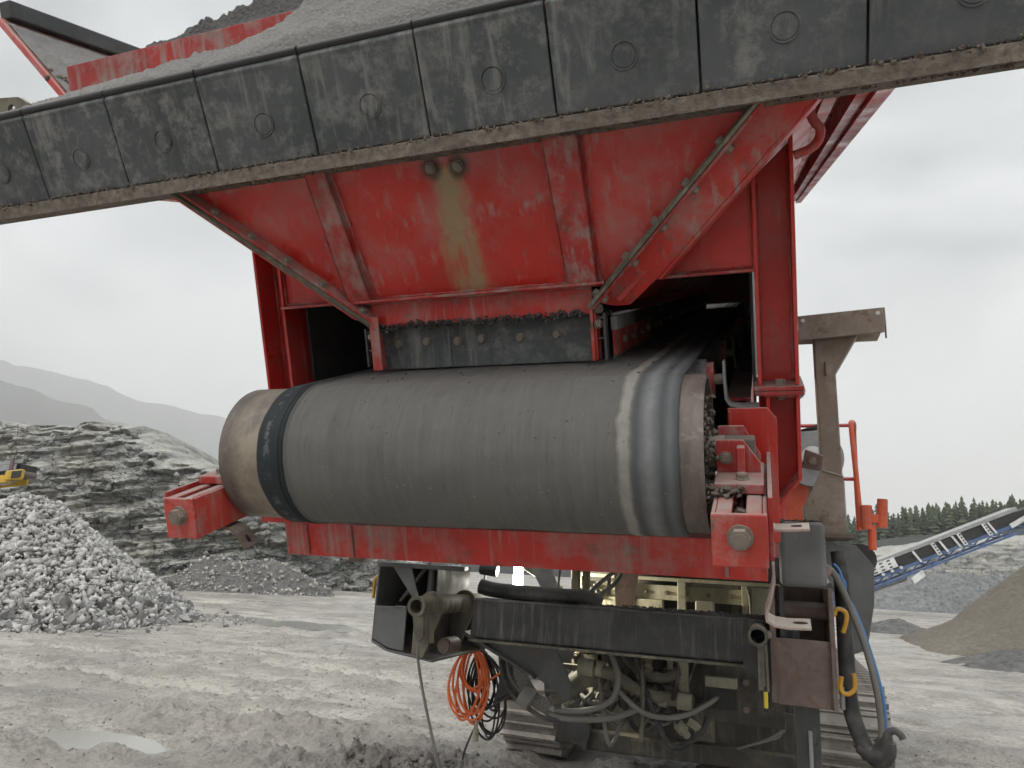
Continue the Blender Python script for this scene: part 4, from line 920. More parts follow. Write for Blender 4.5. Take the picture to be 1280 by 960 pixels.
# right side: tank, bracket box, tube, column
m = MB(); m.box((.852, 1.20, 1.475), (1.020, 1.42, 1.725)); tk = m.build('grey_tank', 'box_grey', lf, bevel=.022, seg=4)
n_ = 260; tag(scatter_rocks('tank_grit', np.stack([rng.uniform(.86, 1.01, n_), rng.uniform(1.21, 1.40, n_), 1.726+.004*rng.random(n_)], -1), .003+.008*rng.random(n_)**2, 'dust_dark', tk), kind='stuff')
m = MB()
m.box((.828, 1.22, 1.045), (1.018, 1.232, 1.283)); m.box((1.018, 1.20, 1.04), (1.036, 1.50, 1.475)); m.box((.806, 1.20, 1.05), (.828, 1.50, 1.46)); m.box((.828, 1.232, 1.045), (1.018, 1.50, 1.058))
m.box((.828, 1.49, 1.058), (1.018, 1.50, 1.475))
rb = m.build('bracket_box', 'rusty', lf, bevel=.003)
m = MB(); m.cyl((.83, 1.34, 1.385), (1.017, 1.34, 1.385), .035, 20); m.build('cross_pin', 'rusty', rb, smooth=True)
m = MB(); m.box((.845, 1.27, 1.284), (.862, 1.40, 1.474)); m.build('inner_web', 'dark_plain', rb)
m = MB(); m.cyl((.764, 1.10, 1.290), (.764, 1.36, 1.290), .036, 28, ri=.026); pt2 = m.build('pin_tube', 'mudsteel', lf, smooth=True)
m = MB(); m.box((.762, 1.12, 1.10), (.788, 1.132, 1.258)); m.prism([(.788, 1.11, 1.258), (.796, 1.11, 1.258), (.800, 1.11, 1.10), (.790, 1.11, 1.10)], (0, .2, 0)); m.build('tube_brace', 'mudsteel', pt2, bevel=.001)
m = MB(); m.prism([(.76, 1.34, 1.33), (.81, 1.34, 1.33), (.81, 1.34, 1.05), (.70, 1.34, 1.16)], (0, .014, 0)); m.build('lug_plate', 'dark_plain', pt2)
bolt(pt2, (.800, 1.14, 1.296), (.5, -.8, 0), .012, FW)
m = MB(); m.cyl((.786, 1.105, 1.045), (.786, 1.105, 1.10), .0075, 10); tgy = m.build('yellow_tag', 'yellow_tag', lf); m = MB(); m.cyl((.786, 1.105, 1.03), (.786, 1.105, 1.0449), .009, 10); m.cyl((.786, 1.105, 1.1001), (.786, 1.105, 1.115), .006, 8); m.build('tag_end', 'black', tgy)
m = MB(); m.box((.885, 1.30, .45), (.975, 1.31, 1.04)); m.box((.885, 1.31, .45), (.895, 1.40, 1.04)); m.box((.965, 1.31, .45), (.975, 1.40, 1.04)); cl = m.build('support_column', 'dark_plain', lf, bevel=.003)
m = MB(); m.cyl((.935, 1.296, .93), (.935, 1.2999, .93), .040, 28, ri=.034); m.cyl((.935, 1.2985, .93), (.935, 1.2998, .93), .033, 24); m.build('hole_ring', 'dark', cl)
m = MB(); m.cyl((.938, 1.285, .80), (.938, 1.285, .955), .0075, 10); m.build('hanging_rod', 'galv', cl)
# transport rest: tall T post
m = MB()
m.prism([(1.027, 1.38, 2.555), (1.03, 1.38, 1.95), (1.03, 1.38, 1.69), (1.112, 1.38, 1.69), (1.108, 1.38, 2.36), (1.105, 1.38, 2.555)], (0, .10, 0)); tp = m.build('transport_post', 'post', lf, bevel=.006)
m = MB(); m.prism([(1.10, 1.379, 2.36), (1.215, 1.379, 2.56), (1.10, 1.379, 2.56)], (0, .10, 0)); m.build('head_gusset', 'post', tp, bevel=.003)
m = MB(); m.prism([(1.029, 1.377, 1.95), (.955, 1.377, 1.80), (.955, 1.377, 1.693), (1.114, 1.377, 1.693), (1.112, 1.377, 1.925), (1.07, 1.377, 1.945)], (0, .104, 0)); m.build('foot_gusset', 'post', tp, bevel=.003)
m = MB(); m.box((.93, 1.30, 1.672), (1.135, 1.56, 1.689)); m.build('foot_plate', 'rusty', tp, bevel=.002)
m = MB(); m.box((.965, 1.345, 2.5555), (1.30, 1.545, 2.5665)); m.prism([(.965, 1.335, 2.51), (1.30, 1.335, 2.53), (1.30, 1.335, 2.64), (.965, 1.335, 2.622)], (0, .01, 0)); m.prism([(1.300, 1.335, 2.553), (1.325, 1.50, 2.553), (1.325, 1.50, 2.61), (1.300, 1.335, 2.64)], (.008, 0, 0)); m.build('head_plate', 'post', tp, bevel=.002)
m = MB(); m.box((1.066, 1.366, 2.36), (1.071, 1.379, 2.42)); m.build('weld_tab', 'rusty', tp)
for x_, z_ in ((.985, 2.60), (1.28, 2.615)):
    m = MB(); m.cyl((x_, 1.3335, z_), (x_, 1.336, z_), .0085, 14); m.build('head_hole', 'white', tp)
# grey guard plate
m = MB(); m.prism([(1.085, 1.60, 1.66), (1.165, 1.60, 1.66), (1.232, 1.60, 1.572), (1.222, 1.60, 1.42), (1.185, 1.60, 1.235), (1.07, 1.60, 1.19)], (0, .012, 0)); m.build('guard_plate', 'box_grey', lf, bevel=.002)
m = MB(); m.prism([(1.045, 1.56, 1.69), (1.075, 1.56, 1.69), (1.09, 1.56, 1.45), (1.04, 1.56, 1.52)], (0, .02, 0)); m.build('guard_arm', 'galv', lf)
# hooks
def hook(pts, parent=lf, r=.0085):
    m = MB(); m.tube(pts, r, 10, 6); return m.build('cable_hook', 'yellow', parent, smooth=True)
hook([(1.036, 1.24, 1.375), (1.046, 1.24, 1.398), (1.062, 1.24, 1.403), (1.080, 1.24, 1.390), (1.080, 1.24, 1.36), (1.066, 1.24, 1.318)])
hook([(1.052, 1.22, 1.165), (1.046, 1.22, 1.13), (1.052, 1.22, 1.11), (1.072, 1.22, 1.107), (1.092, 1.22, 1.125), (1.095, 1.22, 1.155), (1.092, 1.22, 1.18)])
m = MB(); m.box((1.0365, 1.215, 1.12), (1.05, 1.235, 1.155)); m.box((1.0365, 1.235, 1.38), (1.05, 1.25, 1.40)); m.build('hook_root', 'yellow', lf, bevel=.002)
hook([(-1.044, 1.40, 1.30), (-1.046, 1.40, 1.375), (-1.035, 1.40, 1.402), (-1.005, 1.40, 1.402), (-.99, 1.40, 1.38), (-.968, 1.40, 1.34)])
# hoses on the right
m = MB(); m.tube([(1.075, 1.36, 1.62), (1.082, 1.35, 1.47), (1.080, 1.33, 1.24), (1.082, 1.32, 1.08), (1.10, 1.31, .98), (1.14, 1.30, .885)], .030, 12, 8); m.build('thick_hose', 'hose_black', lf, smooth=True)
m = MB(); m.tube([(1.028, 1.26, 1.555), (1.055, 1.26, 1.52), (1.095, 1.26, 1.42), (1.140, 1.26, 1.28), (1.170, 1.26, 1.13), (1.180, 1.27, 1.0), (1.175, 1.28, .93)], .0125, 10, 8); m.build('grey_hose', 'hose_grey', lf, smooth=True)
m = MB(); m.tube([(1.050, 1.29, 1.57), (1.072, 1.29, 1.54), (1.085, 1.28, 1.46), (1.115, 1.27, 1.40), (1.155, 1.26, 1.27), (1.187, 1.26, 1.12), (1.195, 1.27, 1.0), (1.185, 1.28, .945)], .0058, 8, 8); m.build('blue_hose', 'hose_blue', lf, smooth=True)
m = MB(); m.tube([(1.066, 1.29, 1.53), (1.085, 1.285, 1.50), (1.082, 1.28, 1.44)], .006, 8, 6); m.build('blue_hose', 'hose_blue', lf, smooth=True)
m = MB(); m.tube([(1.10, 1.30, .92), (1.15, 1.29, .90), (1.185, 1.28, .93), (1.195, 1.27, .985)], .027, 12, 8, taper=lambda t_: .55+.6*math.sin(math.pi*min(1, t_*.9+.1))); m.tube([(1.16, 1.28, .94), (1.21, 1.265, .99), (1.235, 1.26, .985), (1.245, 1.26, .97)], .013, 8, 5); m.tube([(1.10, 1.31, .93), (1.16, 1.30, .87), (1.20, 1.28, .90), (1.205, 1.27, .95)], .02, 8, 6); m.build('hose_wrap', 'hose_black', lf, smooth=True)
m = MB(); m.cyl((1.012, 1.26, 1.53), (1.034, 1.255, 1.556), .02, 12); m.build('hose_fitting', 'pink', lf)
m = MB(); m.cyl((1.056, 1.30, 1.04), (1.056, 1.30, 1.12), .010, 10); m.build('hose_stub', 'galv', lf)
# cable hanging from the left box
m = MB(); m.tube([(-.645, 1.13, 1.14), (-.640, 1.13, 1.08), (-.60, 1.135, .93), (-.55, 1.14, .78), (-.50, 1.15, .62), (-.45, 1.17, .42), (-.40, 1.2, .2), (-.38, 1.25, .03)], .0065, 8, 8); m.build('hanging_cable', 'hose_grey', lf, smooth=True)
m = MB(); m.tube([(-.73, 1.36, 1.48), (-.76, 1.33, 1.43), (-.80, 1.31, 1.36), (-.84, 1.3, 1.30)], .009, 8, 6); m.build('hanging_cable', 'hose_black', lf, smooth=True)

# weld beads along the main joints
def weld(p0, p1, parent, frame=FM, r=.0045, mat='red_dusty'):
    p0, p1 = V(p0), V(p1); n = max(4, int((p1-p0).length/.006)); ph = rng.uniform(0, 6)
    pts = [p0.lerp(p1, i/n)+V(rng.normal(size=3)*.0005) for i in range(n+1)]
    m = MB(); m.tube(pts, r, 6, smooth=False, taper=lambda t_: .8+.3*abs(math.sin(t_*n*1.3+ph))); return m.build('weld_bead', mat, parent, frame, smooth=True)
for (x0, x1, t0, t1) in ((-.458, -.37, -.465, -.392), (.283, .376, .278, .381)):
    weld(wp(x0-.002, .452, .002), wp(t0-.002, .85, .002), rw); weld(wp(x1+.002, .452, .002), wp(t1+.002, .85, .002), rw)
weld((-.42, .243, .456), (.39, .243, .456), rw); weld((-.40, .258, .440), (.345, .258, .440), rw)
for sx in (1, -1):
    weld((sx*.80, .355, .462), (sx*.80, .355, .70), mach); weld((sx*.53, .357, .458), (sx*.795, .357, .461), mach)
    weld((sx*.812, .437, .125), (sx*.812, .437, .70), mach); weld((sx*.90, .437, .125), (sx*.90, .437, .79), mach)
    weld((sx*.815, .338, .087), (sx*.90, .338, .087), mach); weld((sx*.70, .186, -.30), (sx*.70, .186, -.405), mach, r=.006)
    weld((sx*.727, .138, -.05), (sx*.727, .138, .08), mach)
weld((-.85, 1.272, 1.278), (-.79, 1.272, 1.279), mach, FW, mat='box_grey'); weld((.83, 1.218, 1.28), (.83, 1.218, 1.05), mach, FW, mat='rusty'); weld((1.016, 1.218, 1.28), (1.016, 1.218, 1.05), mach, FW, mat='rusty')
weld((1.03, 1.377, 1.95), (1.112, 1.377, 1.925), mach, FW, mat='post')
# grit stuck to the belt
n_ = 350; an = rng.uniform(.1, 2.6, n_); xx = rng.uniform(-.43, .61, n_)
pp = np.array([(FM @ V((x, -.2105*math.sin(a), .2105*math.cos(a))))[:] for x, a in zip(xx, an)])
tag(scatter_rocks('belt_grit', pp, .0009+.0035*rng.random(n_)**4, 'dust', mach), kind='stuff')
n_ = 500; xx = rng.uniform(-.4, .6, n_)
pp = np.array([(FM @ V((x, y, .2105)))[:] for x, y in zip(xx, rng.uniform(.0, 1.6, n_))])
tag(scatter_rocks('belt_grit', pp, .0015+.006*rng.random(n_)**3, 'dust_dark', mach), kind='stuff')

# ================================================================== engine bay and undercarriage seen under the drum
def bxp(name, a, b, mat, bevel=.003, parent=mach):
    m = MB(); m.box(a, b); return m.build(name, mat, parent, bevel=bevel)
m = MB(); m.box((-.33, 2.62, .70), (.95, 2.66, 1.62)); m.build('bay_back_plate', 'grime_shade', mach)
m = MB(); m.box((-.30, 1.75, 1.50), (.95, 2.62, 1.53)); m.build('bay_top_blocker', 'dark_plain', mach)  # unseen plate over the bay, added to block light
fr_ = bxp('bay_rail', (-.28, 2.36, 1.455), (.86, 2.42, 1.475), 'cream')
bxp('bay_rail', (-.28, 2.38, 1.352), (.70, 2.41, 1.432), 'cream'); bxp('bay_rail', (-.28, 2.36, 1.215), (.24, 2.44, 1.351), 'cream')
bxp('bay_rail', (-.28, 2.40, 1.16), (.70, 2.46, 1.25), 'mudsteel')
for x_, w_ in ((.325, .045), (.665, .03), (-.27, .05), (.0, .03)): bxp('bay_stud', (x_, 2.34, 1.21), (x_+w_, 2.375, 1.455), 'cream')
bxp('junction_box', (.425, 2.29, 1.24), (.525, 2.36, 1.362), 'cream', .008)
m = MB(); m.strip([(.69, 2.30, 1.455), (.705, 2.295, 1.40), (.71, 2.29, 1.30), (.71, 2.29, 1.22)], (0, .03, 0), .006); m.box((.715, 2.29, 1.20), (.83, 2.30, 1.452)); m.build('curved_cover', 'cream', mach, bevel=.003)
n_ = 240; tag(scatter_rocks('bay_stones', np.stack([rng.uniform(-.27, -.12, n_), rng.uniform(2.34, 2.42, n_), 1.352+.08*rng.random(n_)*rng.random(n_)], -1), .008+.012*rng.random(n_), 'gravel', fr_), kind='stuff')
m = MB(); m.prism([(.015, 2.10, 1.50), (.145, 2.10, 1.50), (.11, 2.10, 1.27), (.03, 2.10, 1.27)], (0, .05, 0)); m.build('bay_bracket', 'pink', mach, bevel=.003)
m = MB(); m.cyl((-.005, 2.08, 1.37), (-.005, 2.08, 1.47), .010, 10); m.build('spring', 'mudsteel', mach)
m = MB(); m.prism([(-.42, 1.95, 1.50), (-.30, 1.95, 1.50), (-.24, 1.95, 1.36), (-.33, 1.95, 1.36)], (0, .02, 0)); m.build('inclined_plate', 'galv', mach)
m = MB(); m.box((-.225, 2.1, 1.34), (-.18, 2.16, 1.50)); m.box((-.165, 2.12, 1.34), (-.13, 2.18, 1.50)); m.build('pipe_post', 'mudsteel', mach, bevel=.01)
def hose(pts, r, mat='hose_cream', name='hose', n=10, res=7):
    m = MB(); m.tube(pts, r, n, res); return m.build(name, mat, mach, smooth=True)
hose([(.06, 1.95, 1.50), (.02, 1.90, 1.46), (-.03, 1.82, 1.40), (-.065, 1.75, 1.33), (-.07, 1.7, 1.28)], .011, 'hose_grey')
hose([(.08, 1.98, 1.48), (.055, 1.93, 1.43), (.0, 1.82, 1.37), (-.045, 1.74, 1.32), (-.055, 1.7, 1.28)], .012, 'hose_grey')
hose([(-.20, 1.8, 1.50), (-.185, 1.72, 1.43), (-.175, 1.68, 1.36), (-.18, 1.66, 1.30)], .006, 'hose_grey')
m = MB(); m.box((-.30, 1.78, 1.185), (.95, 2.36, 1.197)); m.build('bay_lamp_blocker', 'mudsteel', mach)  # deck plate added to shade the lower bay from the lamp
# lower bay: valve gear, pipes, hoses
m = MB(); m.box((.47, 2.20, .785), (.86, 2.212, 1.10)); pl = m.build('valve_panel', 'grime_shade', mach, bevel=.003)
bxp('valve_cover', (.485, 2.13, .955), (.64, 2.199, 1.005), 'cream', .005); bxp('valve_recess', (.49, 2.175, .85), (.63, 2.1995, .954), 'black', .002)
for p in ((.68, 2.20, .985), (.68, 2.20, .855), (.82, 2.20, .985)): bolt(pl, p, (0, -1, 0), .013, FW)
m = MB(); m.box((.345, 2.10, .92), (.395, 2.13, 1.15)); m.box((.395, 2.10, .92), (.403, 2.16, 1.15)); m.build('bay_angle', 'cream', mach, bevel=.003)
hose([(-.10, 1.95, 1.01), (-.02, 1.95, 1.0), (.06, 1.95, .985), (.14, 1.98, .94), (.24, 2.02, .90), (.38, 2.05, .885), (.44, 2.05, .88)], .030, name='coolant_pipe')
for x0, x1, r in ((-.125, -.045, .043), (-.03, .0, .040), (.27, .31, .037), (.36, .43, .04)):
    z0 = 1.012 if x0 < .1 else .888; yy = 1.95 if x0 < .1 else 2.045
    m = MB(); m.cyl((x0, yy, z0), (x1, yy, z0-.004), r, 16); m.build('pipe_coupling', 'cream', mach, smooth=True)
hose([(.03, 1.9, 1.12), (.075, 1.86, 1.06), (.10, 1.84, .99), (.085, 1.82, .91), (.03, 1.8, .86), (-.08, 1.78, .83), (-.19, 1.75, .825)], .014, 'hose_grey')
hose([(-.34, 1.72, .93), (-.27, 1.72, .85), (-.17, 1.74, .80), (-.02, 1.78, .80), (.10, 1.82, .82), (.19, 1.88, .855)], .015, 'hose_grey')
hose([(.10, 1.86, .93), (.17, 1.85, .875), (.24, 1.86, .84), (.33, 1.88, .832), (.42, 1.92, .85), (.50, 2.0, .89), (.54, 2.1, .91)], .013, 'hose_grey')
hose([(.18, 2.1, 1.02), (.19, 2.06, 1.08), (.24, 2.05, 1.115), (.31, 2.06, 1.10), (.32, 2.06, 1.03)], .016)
hose([(.17, 2.08, 1.0), (.24, 2.07, .985), (.30, 2.08, .985), (.36, 2.1, 1.02)], .026)
hose([(.02, 2.2, 1.14), (.08, 2.15, 1.05), (.14, 2.1, 1.01), (.2, 2.1, 1.0)], .022)
hose([(-.25, 1.85, .87), (-.17, 1.9, .90), (-.10, 2.0, .955), (-.02, 2.1, .94), (.06, 2.2, .90)], .050, 'hose_cream', 'intake_pipe', 14)
bxp('gear_housing', (-.14, 2.15, 1.05), (.02, 2.35, 1.20), 'grime_shade', .012); bxp('gear_housing', (-.05, 2.2, .82), (.25, 2.5, .95), 'grime_shade', .03); bxp('cable_tray', (-.23, 2.0, .98), (-.1, 2.04, 1.01), 'mudsteel')
for i in range(26):
    x0 = rng.uniform(-.2, .4); z0 = rng.uniform(.95, 1.15); y0 = rng.uniform(2.0, 2.5); x1 = x0+rng.uniform(-.25, .35); z1 = rng.uniform(.74, .95); y1 = rng.uniform(2.0, 2.4)
    hose([(x0, y0, z0), (x0+.02, y0-.05, z0-.08), ((x0+x1)/2, (y0+y1)/2-.08, min(z0, z1)-rng.uniform(0, .08)), (x1-.03, y1-.03, z1-.01), (x1, y1+.05, z1+.05)], rng.choice([.007, .010, .014]), ['hose_black', 'hose_grey', 'hose_cream'][i % 3])
for i in range(22):
    x0 = rng.uniform(-.22, .42); z0 = rng.uniform(.76, 1.14); y0 = rng.uniform(2.05, 2.4); r0 = rng.uniform(.012, .028)
    d_ = V((rng.normal(), -abs(rng.normal()), rng.normal()*.5)).normalized(); p_ = V((x0, y0, z0))
    m = MB(); m.cyl(p_, p_+d_*r0*2.2, r0, 6 if i % 2 else 14); m.cyl(p_+d_*r0*2.21, p_+d_*r0*3.4, r0*.65, 12); m.build('fitting', ['mudsteel', 'grime_shade', 'cream'][i % 3], mach)
for i in range(6):
    x0 = -.2+.11*i; bxp('manifold_block', (x0, 2.36, rng.uniform(.98, 1.05)), (x0+rng.uniform(.05, .09), 2.5, rng.uniform(1.07, 1.13)), 'mudsteel' if i % 2 else 'grime_shade', .006)
for i in range(9):
    x0 = -.2+.115*i; bolt(fr_, (x0, 2.379, 1.392), (0, -1, 0), .010, FW)
# bundled ribbed hoses, left
def ribbed(pts, r, name='ribbed_hose'):
    m = MB(); m.tube(pts, r, 14, 30, taper=lambda t_: 1+.07*math.sin(t_*260)); return m.build(name, 'hose_grey', mach, smooth=True)
ribbed([(-.38, 1.72, 1.12), (-.37, 1.70, 1.03), (-.33, 1.69, .94), (-.28, 1.70, .88), (-.21, 1.72, .84)], .034)
ribbed([(-.235, 1.80, 1.15), (-.235, 1.80, 1.05), (-.23, 1.79, .95), (-.215, 1.78, .88)], .032)
for i in range(7): hose([(-.45+.022*i, 1.70+.012*(i % 3), 1.15), (-.445+.018*i, 1.69, 1.05), (-.42+.015*i, 1.68, .97), (-.36+.012*i, 1.69, .90), (-.30, 1.70, .86)], .0075, 'hose_grey' if i % 2 else 'hose_black')
hose([(-.46, 1.68, 1.12), (-.45, 1.67, 1.02), (-.41, 1.66, .93), (-.34, 1.67, .86), (-.24, 1.70, .80), (-.16, 1.74, .79)], .011, 'hose_black')
hose([(-.33, 1.66, .90), (-.28, 1.66, .87)], .05, 'hose_grey', 'hose_clamp', 14)
# undercarriage beam and belly
m = MB(); m.prism([(-.42, 2.58, .50), (-.36, 2.58, .84), (.95, 2.58, .80), (.98, 2.58, .62), (.98, 2.58, .52)], (0, .02, 0)); m.prism([(-.30, 2.50, .60), (.98, 2.50, .605), (.98, 2.50, .52), (-.24, 2.50, .50)], (0, .08, 0)); m.build('bumper_plate', 'grime_shade', mach, bevel=.006)
m = MB(); m.prism([(-.36, 2.45, .92), (-.28, 2.45, .92), (-.17, 2.45, .62), (-.20, 2.45, .50), (-.34, 2.45, .60)], (0, .03, 0)); m.build('side_gusset', 'dark', mach, bevel=.004)
bxp('mud_plate', (.39, 2.52, .62), (.50, 2.5795, .80), 'mudsteel', .002)
for i in range(4): hose([(.62+.05*i, 2.45, .62+.02*i), (.74+.03*i, 2.44, .67+.012*i), (.86, 2.43, .74+.01*i)], .006, 'hose_grey')
m = MB(); m.box((-.45, 2.66, .55), (.95, 7.6, 1.15)); m.build('chassis', 'dark_plain', mach)
m = MB(); m.box((-.72, 4.4, 1.15), (.95, 7.4, 1.9)); m.build('engine_deck', 'red_dusty', mach)
m = MB()
for x_ in (-.62, .86): m.prism([(x_, 5.2, 1.9), (x_+.1, 5.2, 1.9), (x_+.1, 5.2, 3.75), (x_, 5.2, 3.75)], (0, .12, 0))
m.build('conveyor_leg', 'red_clean', mach)
m = MB(); m.prism([(-.47, 1.88, 1.13), (-.41, 1.88, .90), (-.39, 1.88, .885), (-.46, 1.88, .87), (-.56, 1.88, .79), (-.51, 1.88, .99)], (0, .01, 0)); m.prism([(-.545, 1.84, .80), (-.39, 1.84, .905), (-.40, 1.84, .885), (-.555, 1.84, .785)], (0, .09, 0)); m.build('hanging_bracket', 'black', mach)
bxp('track_scraper', (-.53, 2.0, .80), (-.43, 2.02, .94), 'rusty', .002)
m = MB(); m.prism([(-.83, 3.9, .66), (-.80, 3.9, .66), (-.74, 3.9, .38), (-.80, 3.9, .34), (-.86, 3.9, .40)], (0, .03, 0)); m.build('track_guard', 'track', mach)
# tracks: one shoe mesh shared by all shoes
def shoe_mesh(wd):
    m = MB(); h = wd/2
    m.box((-h, -.083, -.012), (h, .083, .010)); m.prism([(-h, -.060, .010), (-h, -.022, .010), (-h, -.032, .050), (-h, -.050, .050)], (wd, 0, 0))
    m.prism([(-h, .045, .010), (-h, .065, .010), (-h, .060, .026), (-h, .050, .026)], (wd, 0, 0)); m.box((-.09, -.07, -.06), (-.05, .07, -.0125)); m.box((.05, -.07, -.06), (.09, .07, -.0125))
    me = bpy.data.meshes.new('track_shoe'); me.from_pydata(m.v, [], m.f); me.update()
    bm = bmesh.new(); bm.from_mesh(me); bmesh.ops.recalc_face_normals(bm, faces=bm.faces); bm.to_mesh(me); bm.free(); me.materials.append(M['track']); return me
SH = shoe_mesh(.48)
def track(xc, y0, y1, zc, r, lab):
    tr = bxp('track', (xc-.13, y0, zc-.16), (xc+.13, y1, zc+.16), 'track', .02); tr['label'] = lab
    for yc in (y0, y1):
        m = MB(); m.cyl((xc-.10, yc, zc), (xc+.10, yc, zc), r-.07, 28); m.build('idler_wheel', 'track', tr, smooth=True)
    per = 2*(y1-y0)+2*math.pi*r; n = int(round(per/.172))
    for i in range(n):
        s_ = (i+.3)*per/n
        if s_ < math.pi*r: a = s_/r; y, z, an = y0-r*math.sin(a), zc+r*math.cos(a), a
        elif s_ < math.pi*r+(y1-y0): y, z, an = y0+s_-math.pi*r, zc-r, math.pi
        elif s_ < 2*math.pi*r+(y1-y0): a = (s_-math.pi*r-(y1-y0))/r; y, z, an = y1+r*math.sin(a), zc-r*math.cos(a), math.pi+a
        else: y, z, an = y1-(s_-2*math.pi*r-(y1-y0)), zc+r, 0
        link('track_shoe', SH, None, tr, Matrix.Translation((xc, y, z)) @ Matrix.Rotation(an, 4, 'X'))
    return tr
track(-1.05, 4.42, 7.3, .385, .36, 'left crawler track'); track(1.33, 4.42, 7.3, .385, .36, 'right crawler track')
# ---- orange engine end and railings seen past the right post
bxp('engine_hood', (.86, 5.4, 1.9), (1.18, 7.2, 2.44), 'orange', .02)
m = MB(); m.cyl((1.22, 5.3, 2.62), (1.22, 5.62, 2.62), .27, 36); af = m.build('air_filter', 'galv', mach, smooth=True)
m = MB(); m.cyl((1.22, 5.26, 2.62), (1.22, 5.2999, 2.62), .10, 24); m.cyl((1.22, 5.235, 2.62), (1.22, 5.26, 2.62), .03, 12); m.build('filter_cap', 'white', af, smooth=True)
m = MB(); m.prism([(1.05, 5.3, 2.86), (1.30, 5.3, 2.94), (1.40, 5.3, 2.94), (1.40, 5.3, 2.88), (1.3, 5.3, 2.88)], (0, .3, 0)); m.build('rain_cap', 'black', mach)
bxp('control_box', (1.16, 5.5, 2.05), (1.50, 6.2, 2.44), 'galv', .02)
m = MB(); m.tube([(1.615, 5.5, 2.0), (1.60, 5.5, 2.5), (1.585, 5.5, 2.93), (1.60, 5.55, 3.0), (1.63, 5.7, 3.0), (1.64, 5.85, 2.9), (1.64, 5.9, 2.4), (1.64, 5.9, 2.0)], .024, 10, 6); m.build('handrail', 'orange', mach, smooth=True)
m = MB(); m.tube([(1.02, 5.6, 2.98), (1.6, 5.6, 2.98)], .018, 8, smooth=False); m.build('rail_rod', 'red_clean', mach); m = MB(); m.tube([(1.1, 5.6, 2.46), (1.6, 5.6, 2.46)], .018, 8, smooth=False); m.build('rail_rod', 'red_clean', mach)
m = MB(); m.cyl((1.66, 5.45, 1.98), (1.66, 5.45, 2.2), .05, 12); m.cyl((1.78, 5.45, 2.0), (1.80, 5.45, 2.26), .045, 12); m.box((1.66, 5.42, 2.04), (1.80, 5.48, 2.12)); m.cyl((1.69, 5.45, 1.80), (1.70, 5.45, 2.02), .035, 10); m.build('rail_socket', 'orange', mach, bevel=.004)
m = MB(); m.cyl((1.60, 5.6, 1.72), (1.60, 5.75, 1.72), .14, 24); m.build('hose_reel', 'dark_plain', mach, smooth=True)
m = MB(); m.prism([(.925, .40, -.085), (.975, .40, -.105), (.965, .40, -.15), (.915, .40, -.14)], (0, .012, 0)); pb = m.build('post_bracket', 'rusty', mach, FM, bevel=.002); bolt(pb, (.945, .399, -.118), (0, -1, 0), .01)
m = MB(); m.cyl((.912, .60, .06), (.912, .64, .06), .028, 20); m.build('side_disc', 'galv', mach, FM, smooth=True)
# ---- lit work lamp hanging behind the beam
lamp = empty('work_lamp', (-.565, 2.2, 1.36), 'lit white tube work lamp hanging above the dark chassis beam', 'work lamp')
m = MB(); m.cyl((-.565, 2.2, 1.37), (-.565, 2.2, 1.52), .028, 18); m.build('lamp_tube', 'lamp_on', lamp, smooth=True)
m = MB(); m.cyl((-.565, 2.2, 1.52), (-.565, 2.2, 1.57), .034, 18); m.cyl((-.565, 2.2, 1.35), (-.565, 2.2, 1.3699), .03, 18); m.build('lamp_cap', 'black', lamp, smooth=True)
m = MB(); m.tube([(-.565, 2.2, 1.57), (-.60, 2.19, 1.60), (-.70, 2.15, 1.52), (-.74, 2.12, 1.42), (-.70, 2.1, 1.36)], .008, 8, 6); m.build('lamp_cable', 'hose_grey', lamp, smooth=True)
ld = bpy.data.lights.new('lamp_light', 'SPOT'); ld.energy = 36; ld.color = (1, .93, .72); ld.shadow_soft_size = .03; ld.spot_size = math.radians(130); ld.spot_blend = .5
lo = bpy.data.objects.new('lamp_light', ld); C.objects.link(lo); lo.parent = lamp; lo.matrix_parent_inverse = WM[lamp.name].inverted(); lo.location = (-.53, 2.2, 1.44); lo.rotation_euler = V((1, .06, -.06)).to_track_quat('-Z', 'Y').to_euler()
m = MB(); m.tube([(-.30, 2.2, 1.38), (-.42, 2.15, 1.44), (-.50, 2.1, 1.50), (-.42, 2.05, 1.54)], .014, 8, 6); m.build('hose', 'hose_cream', mach, smooth=True)
m = MB(); m.cyl((-.72, 2.0, 1.47), (-.62, 2.0, 1.46), .035, 16); m.build('socket', 'black', mach, bevel=.004)
# clods of mud pushed up by the track
k = 700; hx = -1.35+.4*rng.normal(size=k); hy = 2.98+.38*rng.normal(size=k); sz = .006+.035*rng.random(k)**3
tag(scatter_rocks('mud_clods', np.stack([hx, hy, ground_h(hx, hy)+sz*.1], -1), sz, 'mudclod'), 'dark mud clods heaped in front of the left crawler track', 'mud', kind='stuff')
# ---- coiled cables
def coil(name, mat, cx_, cy_, zt, n, wd, hg, r, label, tail, mt=None, skew=0):
    e = empty(name, (cx_, cy_, zt-hg), label, 'cable'); m = MB(); pts = []
    for i in range(n):
        w0 = wd*rng.uniform(.45, 1.1); h0 = hg*rng.uniform(.55, 1.04); dx = rng.uniform(-.035, .035); dy = .05*(i/n-.5)
        for k in range(14):
            a = math.pi/2+2*math.pi*k/14
            zz = math.sin(a); sx = math.cos(a)*(1-.45*max(0, zz))
            pts.append((cx_+dx*(1-zz)/2+sx*w0/2+skew*(1-zz)/2, cy_+dy+.015*math.sin(a*2+i), zt-h0/2+zz*h0/2-(0 if zz < .9 else .004*i)))
    m.tube(pts, r, 7, 3); m.build('loops', mat, e, smooth=True)
    m = MB(); m.tube(tail, r, 7, 6); m.build('tail', mat, e, smooth=True)
    return e
